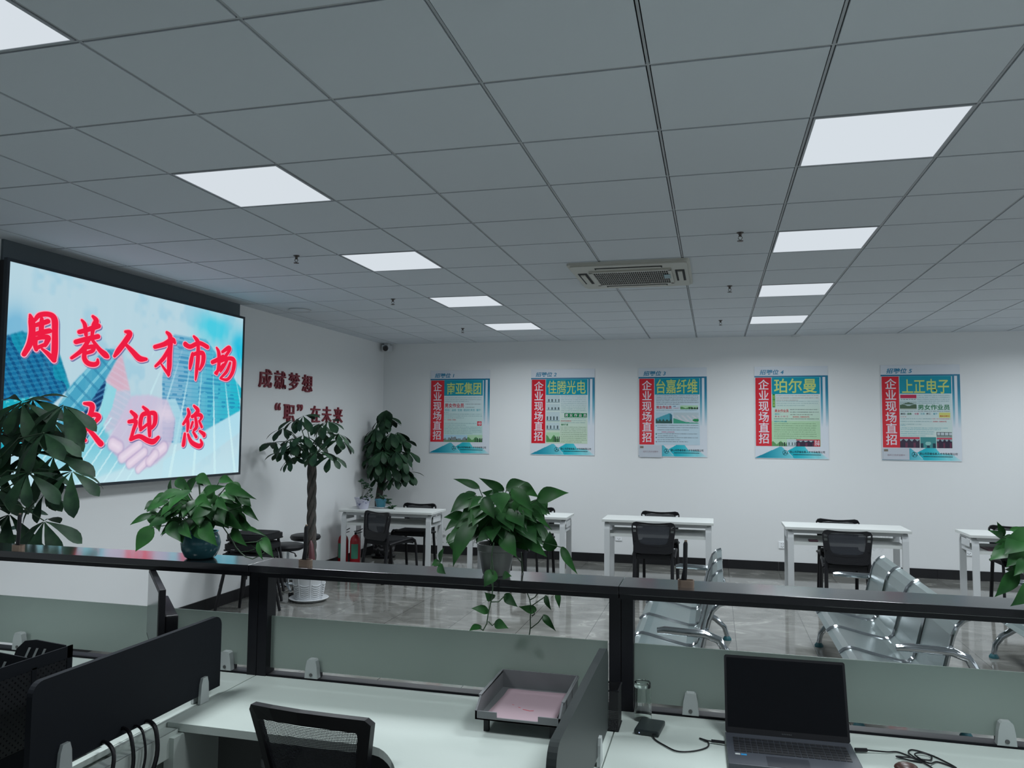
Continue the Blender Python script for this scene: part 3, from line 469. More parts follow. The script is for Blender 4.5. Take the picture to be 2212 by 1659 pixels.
# ------------------------------------------------------------ five recruitment posters on the back wall
m_print = print_mat('poster_print', False, .4); m_sheetp = print_mat('sheet_print', False, .16)
def ink(n, c, r=.35): return M(n, c, r)
i_teal = ink('teal_ink', srgb(16, 128, 168)); i_yel = ink('yellow_green_ink', srgb(196, 214, 120)); i_wht = ink('white_ink', srgb(225, 215, 225)); i_navy = ink('navy_ink', srgb(10, 26, 42))
i_red = ink('red_ink', srgb(190, 30, 50)); i_fine = ink('fine_teal_ink', srgb(96, 148, 156)); i_grn = ink('green_ink', srgb(18, 120, 70)); i_ltl = ink('light_teal_ink', srgb(70, 165, 180)); i_dk = ink('dark_ink', srgb(60, 72, 84)); i_ol = ink('olive_ink', srgb(92, 128, 96)); i_mag = ink('magenta_ink', srgb(190, 60, 110)); i_br = ink('brown_ink', srgb(150, 100, 90))
PW, PH, PZ = .88, 1.17, 1.40
def poster_bg(S_, Tt):
    y = 1-Tt; img = np.zeros(S_.shape+(3,))+np.array([214, 220, 228.])
    def mix(mask, col, a=1.0):
        nonlocal img
        k = (mask*a)[..., None]; img = img*(1-k)+np.array(col, float)*k
    mix((y > .100)*(y < .117)*1., (14, 110, 148)); mix((y > .117)*(y < .125)*(S_ > .24)*(S_ < .9)*1., (60, 200, 215))
    fade = np.clip((.66-y)/.42, 0, 1)
    mix((S_ > .962)*(y > .10)*fade, (10, 120, 155)); mix((S_ > .897)*(S_ < .93)*(y > .10)*fade, (10, 125, 158))
    a = inpoly(S_, y, [(.0, .992), (.345, .868), (.375, .875), (.53, .992)]); g = np.clip((S_)/.5, 0, 1)
    mix(a*1., (10, 140, 165)); mix(a*np.clip((S_-.12)*2.0, 0, .8), (150, 225, 232))
    a = inpoly(S_, y, [(.44, .915), (.55, .868), (.68, .868), (.73, .92), (.86, .992), (.53, .992)]); mix(a*1., (20, 178, 195)); mix(a*np.clip((S_-.56)*3, 0, .75), (160, 228, 235))
    a = inpoly(S_, y, [(.73, .92), (.86, .992), (.99, .992), (.88, .93)]); mix(a*.7, (90, 205, 215)); mix(a*np.clip((S_-.86)*8, 0, .8), (200, 225, 232))
    return img
def photo(kind, S_, Tt, seed):
    """small printed picture in local 0..1 coordinates"""
    rs = np.random.RandomState(seed); ph = rs.rand(8)*6
    ridge = .42+.12*np.sin(S_*7+ph[0])+.06*np.sin(S_*19+ph[1]); box = ((np.floor(S_*9+ph[2]) % 3) > 0)*1.
    img = np.zeros(S_.shape+(3,))
    if kind == 'sky': img[:] = (170, 205, 222); k = Tt < ridge; img[k] = (80, 92, 90); k = Tt < .22; img[k] = (110, 140, 108); k = (Tt < ridge+.15)*(box > 0)*(Tt > .25); img[k] = (128, 136, 140)
    elif kind == 'lab': img[:] = (186, 204, 208); k = (Tt < .55)*(np.sin(S_*26+ph[0]) > .3); img[k] = (84, 100, 104); k = Tt < .14; img[k] = (150, 172, 176)
    elif kind == 'dark': img[:] = (150, 172, 180); k = Tt < .72+.1*np.sin(S_*22+ph[1]); img[k] = (54, 42, 62); k = (Tt < .5)*(np.sin(S_*15+ph[3]) > .6); img[k] = (104, 50, 74); k = Tt > .84; img[k] = (190, 60, 84)
    elif kind == 'teal': img[:] = (62, 140, 142); k = (Tt < .45)*(np.sin(S_*17+ph[0]) > 0); img[k] = (26, 62, 78); k = np.hypot(S_-.5, Tt-.42) < .18; img[k] = (140, 196, 190)
    elif kind == 'block': img[:] = (178, 206, 220); k = inpoly(S_, Tt, [(.03, .2), (.03, .45), (.85, .95), (.98, .8), (.98, .1), (.5, .05)]); img[k] = (66, 160, 178); k = inpoly(S_, Tt, [(.84, .2), (.84, .94), (.98, .8), (.98, .1)]); img[k] = (40, 110, 130); k = (Tt < .3+.1*np.sin(S_*30))*(S_ > .02); img[k] = (38, 84, 76)
    elif kind == 'aerial': img[:] = (184, 200, 206); k = (np.sin(S_*30+Tt*14) > .2)*(Tt < .75); img[k] = (206, 208, 214); k = inpoly(S_, Tt, [(0, .5), (.5, .12), (1, .05), (1, 0), (0, 0)]); img[k] = (60, 160, 130); k = np.hypot((S_-.9), (Tt-.3)) < .14; img[k] = (40, 140, 84)
    elif kind == 'green': img[:] = (176, 212, 176); k = Tt < .5+.2*np.sin(S_*12+1); img[k] = (92, 150, 92); k = (Tt < .55)*(S_ > .5)*(np.sin(S_*40) > -.3); img[k] = (52, 70, 62)
    elif kind == 'pavil': img[:] = (176, 196, 196); k = inpoly(S_, Tt, [(.2, .7), (.5, .85), (.85, .7), (.8, .62), (.3, .62)]); img[k] = (86, 110, 92); k = Tt < .5+.1*np.sin(S_*9); img[k] = (78, 102, 78); k = Tt < .1; img[k] = (160, 170, 160)
    elif kind == 'frames': img[:] = (64, 74, 76); k = (Tt > .35)*(Tt < .85)*((S_*4 % 1) > .15); img[k] = (188, 198, 204); k = (Tt < .25)*(Tt > .1); img[k] = (150, 166, 160)
    return img
# normalised boxes: x0,y0(top),x1,y1(bottom) on the whole poster
POST = [
 dict(name='南亚集团', tb=(.285, .148, .855, .292), xs=.235, xr=.885, yb=.862, body=((205, 222, 226), (190, 218, 212)), no='1',
  rects=[], pics=[('sky', (.235, .775, .40, .862), 1), ('sky', (.40, .775, .64, .862), 5), ('green', (.64, .775, .885, .862), 3)], seal=(.80, .615, .872, .665),
  txt=[('男女作业员', (.250, .398, .575, .452), i_red), ('民招：品检  生管  培训技术员  储干', (.255, .466, .855, .494), i_ltl), ('5500~7000', (.30, .590, .44, .604), i_red)],
  fine=[(.25, .328, .875, .380, 3, i_fine), (.60, .405, .86, .450, 2, i_dk), (.24, .505, .32, .515, 1, i_fine), (.24, .525, .88, .578, 3, i_fine), (.24, .592, .29, .602, 1, i_fine), (.24, .635, .79, .665, 2, i_fine), (.24, .68, .88, .765, 5, i_fine)]),
 dict(name='佳腾光电', tb=(.265, .135, .860, .290), xs=.235, xr=.89, yb=.865, body=((206, 218, 224), (196, 216, 192)), no='2',
  rects=[((.53, .515, .885, .562), (16, 122, 70))], pics=[('lab', (.245, .31, .46, .395), 2), ('lab', (.245, .41, .46, .485), 3), ('lab', (.245, .50, .46, .61), 4), ('lab', (.245, .62, .46, .71), 8), ('green', (.245, .735, .46, .85), 6)], seal=None,
  txt=[('男 女 作 业 员', (.54, .521, .875, .556), i_wht), ('5200-6500元', (.475, .597, .64, .612), i_red), ('福利待遇', (.48, .636, .59, .658), i_grn)],
  fine=[(.48, .312, .875, .51, 10, i_fine), (.48, .572, .875, .628, 3, i_fine), (.475, .672, .88, .85, 9, i_ol)]),
 dict(name='台嘉纤维', tb=(.265, .130, .865, .290), xs=.235, xr=.895, yb=.865, body=((200, 218, 228), (190, 212, 224)), no='3',
  rects=[((.252, .645, .27, .658), (30, 160, 180)), ((.252, .74, .27, .753), (20, 110, 80)), ((.252, .78, .27, .793), (14, 40, 70)), ((.252, .826, .27, .839), (150, 40, 70))],
  pics=[('green', (.615, .425, .87, .468), 2), ('block', (.25, .505, .50, .625), 1), ('aerial', (.515, .505, .88, .625), 3)], seal=None,
  txt=[('男女作业员', (.262, .428, .488, .464), i_red), ('5000~6000元', (.34, .716, .53, .729), i_mag), ('招聘', (.51, .43, .55, .441), i_teal)],
  fine=[(.262, .31, .88, .415, 6, i_dk), (.51, .452, .61, .462, 1, i_mag), (.262, .475, .87, .486, 1, i_fine), (.28, .643, .88, .702, 3, i_dk), (.28, .738, .87, .768, 2, i_dk), (.28, .780, .87, .812, 2, i_dk), (.28, .826, .74, .836, 1, i_dk)]),
 dict(name='珀尔曼', tb=(.270, .133, .850, .290), xs=.235, xr=.89, yb=.865, body=((208, 220, 222), (168, 206, 168)), no='4',
  rects=[((.245, .305, .285, .445), (20, 140, 60)), ((.235, .592, .885, .79), (172, 208, 170)), ((.80, .79, .885, .865), (200, 40, 56))], pics=[('green', (.235, .79, .44, .865), 8), ('lab', (.44, .79, .60, .865), 3), ('dark', (.56, .79, .80, .865), 5)], seal=None,
  txt=[('招\n工\n简\n章', (.252, .315, .278, .437), i_yel), ('男女作业员', (.275, .466, .465, .500), i_red), ('兼招：', (.275, .509, .35, .526), i_ltl), ('男 女 小 时 工', (.275, .536, .46, .554), i_mag), ('5000~5800元', (.52, .540, .745, .557), i_red), ('福利待遇', (.262, .590, .44, .606), i_ltl), ('定点\n招聘', (.808, .798, .876, .858), i_wht)],
  fine=[(.30, .315, .87, .372, 3, i_br), (.30, .376, .87, .43, 3, i_fine), (.485, .466, .875, .528, 3, i_navy), (.265, .566, .87, .576, 1, i_dk), (.265, .618, .84, .783, 8, i_ol)]),
 dict(name='上正电子', tb=(.272, .150, .862, .302), xs=.235, xr=.89, yb=.865, body=((204, 222, 226), (204, 220, 214)), no='5',
  rects=[((.245, .315, .45, .352), (196, 46, 84)), ((.73, .50, .865, .55), (210, 210, 120))], pics=[('pavil', (.24, .38, .45, .465), 2), ('dark', (.235, .755, .48, .865), 3), ('teal', (.485, .755, .685, .865), 4), ('frames', (.69, .70, .885, .752), 1), ('dark', (.69, .757, .885, .865), 9)], seal=None,
  txt=[('男女作业员', (.465, .415, .865, .472), i_grn), ('兼招：', (.245, .502, .315, .522), i_navy), ('品检', (.33, .502, .385, .522), i_grn), ('仓管', (.42, .502, .475, .522), i_mag), ('文员', (.495, .502, .55, .522), i_ltl), ('焊工', (.57, .502, .625, .522), i_navy), ('储干', (.655, .502, .71, .522), i_ltl), ('男女小时工', (.738, .527, .858, .543), i_red), ('5000~5800元', (.65, .585, .82, .599), i_red), ('上 正 电 子 科 技', (.25, .357, .445, .367), i_navy)],
  fine=[(.46, .318, .87, .405, 5, i_fine), (.245, .482, .87, .492, 1, i_dk), (.245, .540, .32, .55, 1, i_red), (.245, .56, .64, .625, 3, i_fine), (.64, .56, .88, .57, 1, i_red), (.245, .63, .31, .64, 1, i_ltl), (.245, .655, .84, .68, 2, i_ltl), (.245, .695, .67, .745, 3, i_ltl)])]
PL = ['white and teal recruitment poster numbered 1, leftmost on the back wall', 'white and teal recruitment poster numbered 2 with a green strip', 'white and teal recruitment poster numbered 3, middle of the five', 'white and teal recruitment poster numbered 4 with three big characters', 'white and teal recruitment poster numbered 5, rightmost on the back wall']
m_edge = M('foam_board', (.55, .57, .6), .5); rnd = random.Random(5)
def make_poster(k, x0, P):
    t = thing('recruitment_poster', PL[k], 'poster', (x0+PW/2, YB, PZ), 0, 'recruitment posters on the back wall')
    Y = YB-.008; bx = lambda n: (x0+n[0]*PW, PZ+(1-n[3])*PH, x0+n[2]*PW, PZ+(1-n[1])*PH)
    B().box(x0, x0+PW, Y, YB, PZ, PZ+PH).build('board', m_edge, t)
    painted('poster_face', poster_bg, 140, 186, 'y', (x0, PZ, x0+PW, PZ+PH), Y-.0006, m_print, t)
    n0, n1, m0, m1 = .012, P['xr'], .122, P['yb']
    def sheet(S_, Tt):
        X = n0+S_*(n1-n0); Yn = m0+(1-Tt)*(m1-m0); img = np.zeros(S_.shape+(3,)); g_ = np.clip((Yn-.3)/.5, 0, 1)[..., None]
        img[:] = np.array(P['body'][0], float)*(1-g_)+np.array(P['body'][1], float)*g_
        img[(Yn < .305)] = (10, 150, 172); img[X < P['xs']] = (212, 34, 50); img[(X > P['xs'])*(X < P['xs']+.006)] = (200, 215, 220)
        for (a, b, c, d), col in P['rects']: img[(X >= a)*(X <= c)*(Yn >= b)*(Yn <= d)] = col
        for kd, (a, b, c, d), sd in P['pics']:
            q = (X >= a)*(X <= c)*(Yn >= b)*(Yn <= d); im = photo(kd, (X-a)/(c-a), 1-(Yn-b)/(d-b), sd); img[q] = im[q]
        if P['seal']:
            a, b, c, d = P['seal']; img[(X >= a)*(X <= c)*(Yn >= b)*(Yn <= d)] = (200, 36, 56); rr = np.hypot((X-(a+c)/2)*.88, (Yn-(b+d)/2)*1.17); img[(rr < .022)*(rr > .017)] = (230, 200, 210); img[rr < .010] = (230, 200, 210)
        return img
    sh = painted('job_sheet', sheet, 120, 140, 'y', bx((n0, m0, n1, m1)), Y-.0022, m_sheetp, t)
    D = Y-.0023
    text('招聘位 '+P['no'], bx((.072, .034, .405, .090)), 'y', Y-.0006, 'number_line', i_teal, t, .0012, .022, .2)
    text('企\n业\n现\n场\n直\n招', bx((.052, .142, .200, .838)), 'y', D, 'red_strip_lettering', i_wht, t, .0012, .014, line=1.0)
    text(P['name'], bx(P['tb']), 'y', D, 'company_name', i_yel, t, .0012, .003 if k == 1 else .014)
    for s, b_, m in P['txt']: text(s, bx(b_), 'y', D, 'lettering', m, t, .0010, .02 if m in (i_red, i_grn, i_wht) and len(s) < 7 else .008)
    for m in {f[5] for f in P['fine']}:
        f = B()
        for a, b, c, d, n, mm in P['fine']:
            if mm is not m: continue
            hh = (d-b)/max(n-.35, .65) if n > 1 else (d-b)
            for r in range(n):
                yy = b+r*((d-b)-.0078)/max(n-1, 1); x = a; end = c if r < n-1 or n == 1 else a+(c-a)*rnd.uniform(.5, 1)
                while x < end-.008:
                    wv = min(rnd.uniform(.004, .0095), end-x)
                    for q in range(2):
                        y_ = yy+q*.0045; f.box(x0+x*PW, x0+(x+wv*rnd.uniform(.6, 1))*PW, D-.0006, D, PZ+(1-y_-.0030)*PH, PZ+(1-y_)*PH)
                    x += wv+rnd.choice((.002, .002, .003, .008))
        o = f.build('fine_print', m, t)
    text('昆山市周巷信息人才市场有限公司', bx((.475, .912, .945, .938)), 'y', Y-.0006, 'footer_name', i_navy, t, .001, .012)
    f = B(); x = .52
    while x < .885: w_ = rnd.uniform(.004, .012); f.box(x0+x*PW, x0+(x+w_)*PW, Y-.0012, Y-.0006, PZ+(1-.958)*PH, PZ+(1-.950)*PH); x += w_+.002
    f.build('footer_line', i_navy, t)
    f = B(); cx, cz = x0+.412*PW, PZ+(1-.935)*PH
    f.tube([(cx+.030*math.cos(a*math.pi/10), Y-.001, cz+.030*math.sin(a*math.pi/10)) for a in range(20)], .0022, 4, True)
    for a in range(3):
        an = R(90+a*120); f.tube([(cx, Y-.001, cz), (cx+.018*math.cos(an), Y-.001, cz+.018*math.sin(an)), (cx+.024*math.cos(an+.5), Y-.001, cz+.024*math.sin(an+.5))], .0035, 5)
    f.build('footer_emblem', i_navy, t)
    if k in (2, 4):
        x1 = x0-.002; nt_ = B(); nt_.box(x0+.01, x0+.345*PW, Y-.0075, Y-.004, PZ+.012 if k == 4 else PZ-.008, PZ+(1-.872)*PH, rot=None); nt_.build('paper_note', M('note_paper', (.52, .56, .62), .6), t)
        B().box(x0+.02, x0+.065, Y-.0095, Y-.0075, PZ+(1-.905)*PH, PZ+(1-.882)*PH).build('tape', M('brown_tape', (.22, .18, .14), .4), t)
        text('临时工同步招聘中', (x0+.06, PZ+.055, x0+.255, PZ+.078), 'y', Y-.0075, 'note_lettering', M('faded_red_ink', (.32, .22, .26), .5), t, .0008, .0)
for k, (x0, P) in enumerate(zip((-2.489, -1.02, .445, 1.917, 3.405), POST)): make_poster(k, x0, P)
# ------------------------------------------------------------ white two-level tables along the back wall
def arc(cx, cy, r, a0, a1, n=5): return [(cx+r*math.cos(R(a0+(a1-a0)*k/n)), cy+r*math.sin(R(a0+(a1-a0)*k/n))) for k in range(n+1)]
def make_table(label):
    t = thing('interview_table', label, 'table', (0, 0, 0), 0, 'white tables along the back wall')
    B().box(-.6, .6, 0, .5, .722, .75, bev=.003).build('tabletop', m_white, t)
    for s in (-1, 1):
        x0 = s*.545-.03; p = [(.045, 0), (.045, .63)]+arc(.115, .638, .07, 180, 90)+arc(.385, .638, .07, 90, 0)+[(.455, .63), (.455, 0)]
        f = B().sweep(p, (x0, x0+.06), .022, 'x').build('side_frame', m_whitem, t)
        B().box(s*.545-.012, s*.545+.012, .05, .45, .565, .590).build('side_rail', m_whitem, f)
        B().box(s*.575-.002, s*.575+.002, .12, .38, .62, .69, bev=.001).build('side_plate', m_whitem, f)
    b = B(); b.box(-.53, .53, .055, .44, .578, .592); b.box(-.53, .53, .045, .057, .562, .592); b.box(-.53, .53, .44, .45, .578, .62); b.build('lower_shelf', m_white, t)
    B().box(-.53, .53, .06, .085, .682, .715).build('apron', m_whitem, t)
    return t
TBL = [(-2.40, 6.64, 'white two-level table at the left carrying the small flowerpots'), (-.80, 6.66, 'white two-level table partly hidden behind the potted vine on the ledge'), (.80, 6.63, 'white two-level table in front of the third poster'), (2.72, 6.56, 'white two-level table under the fourth poster with a small purple box on its shelf'), (4.40, 6.42, 'rightmost white two-level table cut off by the right edge')]
tab0 = make_table(TBL[0][2]); tab0.location = (TBL[0][0], TBL[0][1], 0)
for x, y, lb in TBL[1:]: dup(tab0, (x, y, 0), 0, lb)
o = B().box(2.36, 2.45, 6.66, 6.74, .5925, .612, bev=.004).build('purple_box', M('plum_card', (.08, .03, .05), .6)); tag(o, 'small plum coloured box on the shelf of the fourth table', 'box')
o = B().box(3.98, 4.25, 6.52, 6.76, .5925, .602).build('folder', M('maroon_folder', (.09, .03, .05), .6)); tag(o, 'flat maroon folder on the shelf of the rightmost table', 'folder')
# ------------------------------------------------------------ black mesh visitor chairs
m_mesh = M('chair_mesh', (.02, .024, .032), .7, Alpha=.70)
def ring(bm, outer, inner, ax, a0, a1, skip=()):
    def P(u, v, w): return {'x': (w, u, v), 'y': (u, w, v), 'z': (u, v, w)}[ax]
    V = [[bm.verts.new(P(u, v, w)) for u, v in lp] for w in (a0, a1) for lp in (outer, inner)]; n = len(outer)
    for i in range(n):
        if i in skip: continue
        j = (i+1) % n
        for a, b in ((0, 1), (2, 3), (0, 2), (1, 3)): bm.faces.new((V[a][i], V[a][j], V[b][j], V[b][i]))
def make_chair(label, tone=0):
    t = thing('visitor_chair', label, 'chair', (0, 0, 0), 0, 'black mesh visitor chairs at the tables')
    s = B(); s.prism(rrect(-.215, .215, -.20, .22, .06), 'z', .425, .455); s.prism(rrect(-.20, .20, -.185, .205, .06), 'z', .455, .472); s.build('seat', m_blackmatte, t, True)
    lean = Matrix.Translation((0, -.215, .50)) @ Matrix.Rotation(R(-6), 4, 'X') @ Matrix.Translation((0, 0, -.50))
    O1 = [(0, .468), (.12, .468), (.175, .475), (.195, .50), (.205, .56), (.213, .64), (.219, .685), (.222, .715), (.222, .725), (.222, .755), (.205, .782), (.175, .790), (.12, .784), (.06, .779), (0, .777)]
    I1 = [(0, .560), (.08, .562), (.13, .575), (.150, .60), (.155, .63), (.160, .66), (.163, .688), (.165, .712), (.1655, .722), (.166, .738), (.160, .752), (.145, .760), (.10, .762), (.05, .761), (0, .760)]
    mir = lambda P: P+[(-x, z) for x, z in P[-2:0:-1]]
    lerp = lambda A, C, f: [(a[0]+(c[0]-a[0])*f, a[1]+(c[1]-a[1])*f) for a, c in zip(A, C)]
    O2, I2 = mir(O1), mir(I1); M1, M2 = lerp(O2, I2, .24), lerp(O2, I2, .78); nn = len(O2)
    b = B(); ring(b.bm, O2, M1, 'y', -.012, .012); ring(b.bm, M2, I2, 'y', -.011, .011); ring(b.bm, M1, M2, 'y', -.008, .008, {6, 8, nn-7, nn-9})
    b.xf(lean); b.build('back_frame', m_black, t)
    b = B(); b.box(-.164, .164, -.002, .002, .562, .758); b.xf(lean); b.build('back_mesh', m_mesh, t)
    for sx in (-1, 1):
        B().tube([(sx*.225, .235, 0), (sx*.218, .205, .40), (sx*.216, .19, .45), (sx*.214, .15, .475), (sx*.212, .05, .465), (sx*.212, -.19, .43)], .014, 8).build('leg', m_black, t, True)
        B().tube([(sx*.195, -.26, 0), (sx*.19, -.195, .42), (sx*.188, -.192, .52), (sx*.186, -.20, .60)], .018, 8).build('leg', m_black, t, True)
    for yy in (-.19, .17): B().tube([(-.212, yy, .42), (.212, yy, .42)], .009, 6).build('crossbar', m_black, t, True)
    return t
CH = [(-2.22, 6.40, -26, 'black mesh chair turned sideways in front of the leftmost table'), (-2.24, 7.20, 180, 'black mesh chair behind the leftmost table'), (-.74, 6.36, 0, 'black mesh chair in front of the table hidden by the potted vine'), (-.70, 7.20, 180, 'black mesh chair behind the table hidden by the potted vine'),
      (.80, 6.35, 0, 'black mesh chair in front of the table below the third poster'), (.79, 7.18, 180, 'black mesh chair behind the table below the third poster'), (2.65, 6.24, -4, 'black mesh chair in front of the fourth table, behind the right bench'), (2.71, 6.97, 180, 'black mesh chair behind the fourth table'), (4.38, 6.90, 180, 'black mesh chair behind the rightmost table, beside the hanging leaves')]
ch0 = make_chair(CH[0][3]); ch0.location = (CH[0][0], CH[0][1], 0); ch0.rotation_euler = (0, 0, R(CH[0][2]))
for x, y, a, lb in CH[1:]: dup(ch0, (x, y, 0), R(a), lb)
# ------------------------------------------------------------ waiting benches (four steel seats each)
m_foot = M('teal_rubber', (.015, .10, .12), .5)
PROF = [(0, .35), (.025, .372), (.06, .385), (.10, .378), (.22, .350), (.34, .325), (.385, .326), (.42, .355), (.442, .42), (.49, .62), (.512, .675), (.545, .71), (.58, .724)]
def make_bench(label):
    t = thing('waiting_bench', label, 'bench', (0, 0, 0), 0, 'steel waiting benches')
    pit = .555
    for k in range(4):
        y0, y1 = k*pit+.012, (k+1)*pit-.012
        b = B(); up_ = [(x, z) for x, z in PROF]; b.sweep(up_, (y0+.008, y1-.008), .006, 'y'); s = b.build('seat_panel', m_steel, t, True)
        for yy in (y0, y1): B().tube([(x, yy, z) for x, z in PROF], .0135, 8).build('side_frame', m_chrome, s, True)
    B().box(.26, .34, .05, 4*pit-.05, .235, .285, bev=.006).build('beam', m_steel, t)
    for yy in (.30, 4*pit-.12):
        B().tube([(.30, yy, .25), (.22, yy, .235), (.12, yy, .165), (.075, yy, .10), (.062, yy, .03)], [.03, .028, .024, .021, .019], 12).build('leg', m_chrome, t, True)
        B().tube([(.30, yy, .25), (.40, yy, .235), (.53, yy, .165), (.60, yy, .10), (.62, yy, .03)], [.03, .028, .024, .021, .019], 12).build('leg', m_chrome, t, True)
        for xx in (.062, .62): B().lathe([(0, 0), (.034, 0), (.034, .012), (.022, .03), (0, .03)], (xx, yy, 0), 16).build('foot_pad', m_foot, t, True)
    for yy in (-.035, 4*pit+.035):
        B().tube([(.20, yy, .553), (.24, yy, .558), (.47, yy, .552), (.545, yy, .525), (.59, yy, .455), (.60, yy, .37), (.56, yy, .30), (.46, yy, .262), (.33, yy, .26)], [.020, .025, .026, .026, .026, .026, .024, .022, .02], 14, flat=.9).build('armrest', m_chrome, t, True)
        B().cyl((.33, yy-.02 if yy < 0 else 4*pit-.06, .26), (.33, .06 if yy < 0 else yy+.02, .26), .02).build('arm_mount', m_chrome, t, True)
    return t
be = make_bench('steel waiting bench seen almost edge on, right behind the middle black post'); be.location = (.885, 2.66, 0)
dup(be, (2.155, 2.66, 0), 0, 'steel four-seat waiting bench behind the open laptop'); dup(be, (3.42, 2.70, 0), 0, 'steel waiting bench mostly outside the right edge, only a leg and seat corner seen')
# ------------------------------------------------------------ foliage helpers
HEART = [(0, .0), (.04, .42), (.12, .78), (.24, .98), (.36, 1.0), (.50, .88), (.64, .66), (.78, .40), (.90, .16), (1, .0)]
OBOV = [(0, .05), (.15, .22), (.35, .55), (.55, .85), (.70, 1.0), (.82, .92), (.92, .55), (1, .0)]
def leaf(bm, base, tip, width, n=None, bend=.12, prof=HEART, fold=.18, twist=0.0, back=.0):
    base, tip = Vector(base), Vector(tip); d = tip-base; Ln = d.length; d.normalize()
    n = Vector(n if n is not None else (0, -1, .6)); n = (n-d*n.dot(d)); n = n.normalized() if n.length > 1e-5 else Vector((0, 0, 1)); s = d.cross(n)
    rows = []
    for t_, w in prof:
        c = base+d*Ln*t_+n*(bend*Ln*(4*t_*(1-t_))) ; h_ = width/2*w; off = back*width*max(0, .14-t_)/.14
        row = []
        for q in (-1, -.55, 0, .55, 1):
            row.append(bm.verts.new(c+s*(h_*q)+n*(fold*width*(abs(q)**1.4)*w*.5)*(1 if twist == 0 else 1)-d*off*abs(q)))
        rows.append(row)
    for i in range(len(rows)-1):
        for k in range(4): bm.faces.new((rows[i][k], rows[i][k+1], rows[i+1][k+1], rows[i+1][k]))
def palmate(fb, sb, c, r, rng, n=6, wid=.36, droop=.9, face=None):
    c = Vector(c); a0 = rng.uniform(0, 6.28)
    tilt = Vector((rng.uniform(-.5, .5), rng.uniform(-.7, .1), 1)).normalized() if face is None else Vector(face).normalized()
    e1 = tilt.orthogonal().normalized(); e2 = tilt.cross(e1)
    for k in range(n):
        a = a0+2*math.pi*k/n+rng.uniform(-.15, .15); ln = r*rng.uniform(.75, 1.1); rad = e1*math.cos(a)+e2*math.sin(a)
        d = (rad*1.0+Vector((0, 0, -droop))*rng.uniform(.5, 1.25)-tilt*.1).normalized()
        if d.z > .1: d.z *= .35; d.normalize()
        leaf(fb, c+d*.008, c+d*ln, ln*wid*rng.uniform(.85, 1.1), n=(tilt+rad*.3), bend=.10, prof=OBOV, fold=.15)
def petiole(sb, a, b, r=.004, lift=.12):
    a, b = Vector(a), Vector(b); L_ = (b-a).length; m1 = a.lerp(b, .35)+Vector((0, 0, lift*L_*.8)); m2 = a.lerp(b, .7)+Vector((0, 0, lift*L_))
    sb.tube([a, m1, m2, b], [r*1.3, r*1.1, r, r*.8], 5)
def braid(bm, pts, n, rc, rs, turns):
    pts = [Vector(p) for p in pts]; m = 44
    def at(t_):
        f = t_*(len(pts)-1); i = min(int(f), len(pts)-2); return pts[i].lerp(pts[i+1], f-i)
    for k in range(n):
        P, rr = [], []
        for i in range(m+1):
            t_ = i/m; a = 2*math.pi*(k/n+turns*t_); c = at(t_); f = 1.25-.35*min(1, t_*2)+(.25 if t_ > .93 else 0)*(t_-.93)*10
            P.append(c+Vector((math.cos(a)*rc*f, math.sin(a)*rc*f, 0))); rr.append(rs*f)
        bm.tube(P, rr, 9)
# ------------------------------------------------------------ braided money tree in the white pot
m_potw = M('white_glazed_pot', (.60, .62, .64), .4)
PX, PY = -2.535, 5.13
t = thing('potted_tree', 'tall braided money tree in a white relief pot standing on the floor', 'potted plant', (PX, PY, 0))
B().lathe([(0, 0), (.15, 0), (.185, .022), (.195, .03), (.19, .034), (.175, .026), (.14, .014), (0, .014)], (PX, PY, 0), 40).build('saucer', m_potw, t, True)
b = B(); b.lathe([(0, .016), (.128, .016), (.132, .03), (.150, .16), (.168, .28), (.178, .30), (.184, .31), (.184, .335), (.172, .338), (.166, .31), (.0, .30)], (PX, PY, 0), 48)
for k in range(8):
    a = k*math.pi/4+.2
    for i, z in enumerate((.05, .07, .09, .11, .13, .15, .175)):
        rr = .133+.02*(z-.03)/.13+.002; w_ = .30
        b.tube([(PX+rr*math.cos(a+w_*(u/4)), PY+rr*math.sin(a+w_*(u/4)), z-.012*(1-(u/4)**2)) for u in (-4, -2, 0, 2, 4)], .0045, 5)
    b.tube([(PX+(.133+.145*(z-.03)*1.02)*math.cos(a+.39), PY+(.133+.145*(z-.03)*1.02)*math.sin(a+.39), z) for z in (.04, .12, .2, .28)], .0055, 5)
b.build('pot', m_potw, t, True)
B().lathe([(0, .305), (.165, .305)], (PX, PY, 0), 24).build('soil', m_soil, t)
b = B(); braid(b, [(PX, PY, .30), (PX+.01, PY, .6), (PX+.005, PY, 1.0), (PX-.005, PY, 1.44)], 4, .030, .024, 2.1); b.build('trunk', m_bark, t, True)
b = B(); b.tube([(PX+.045, PY-.05, .31), (PX+.05, PY-.055, .42), (PX+.04, PY-.05, .56), (PX+.03, PY-.045, .60)], [.035, .034, .022, .008], 10); b.build('pink_wrap', M('pink_film', (.10, .03, .035), .4), t, True)
rng = random.Random(11); fb, sb = B(), B()
for c in TREE1:
    palmate(fb.bm, sb, c, .215, rng, 6, .37, .75); petiole(sb, (PX+rng.uniform(-.03, .03), PY+rng.uniform(-.03, .03), 1.40), c, .0045)
for k in range(1): palmate(fb.bm, sb, (PX+rng.uniform(-.22, .2), PY+rng.uniform(-.1, .2), 1.5+rng.uniform(0, .15)), .19, rng, 6, .37, .8)
fb.build('foliage', m_leafd, t, True, fixn=False); sb.build('branches', m_stem, t, True)
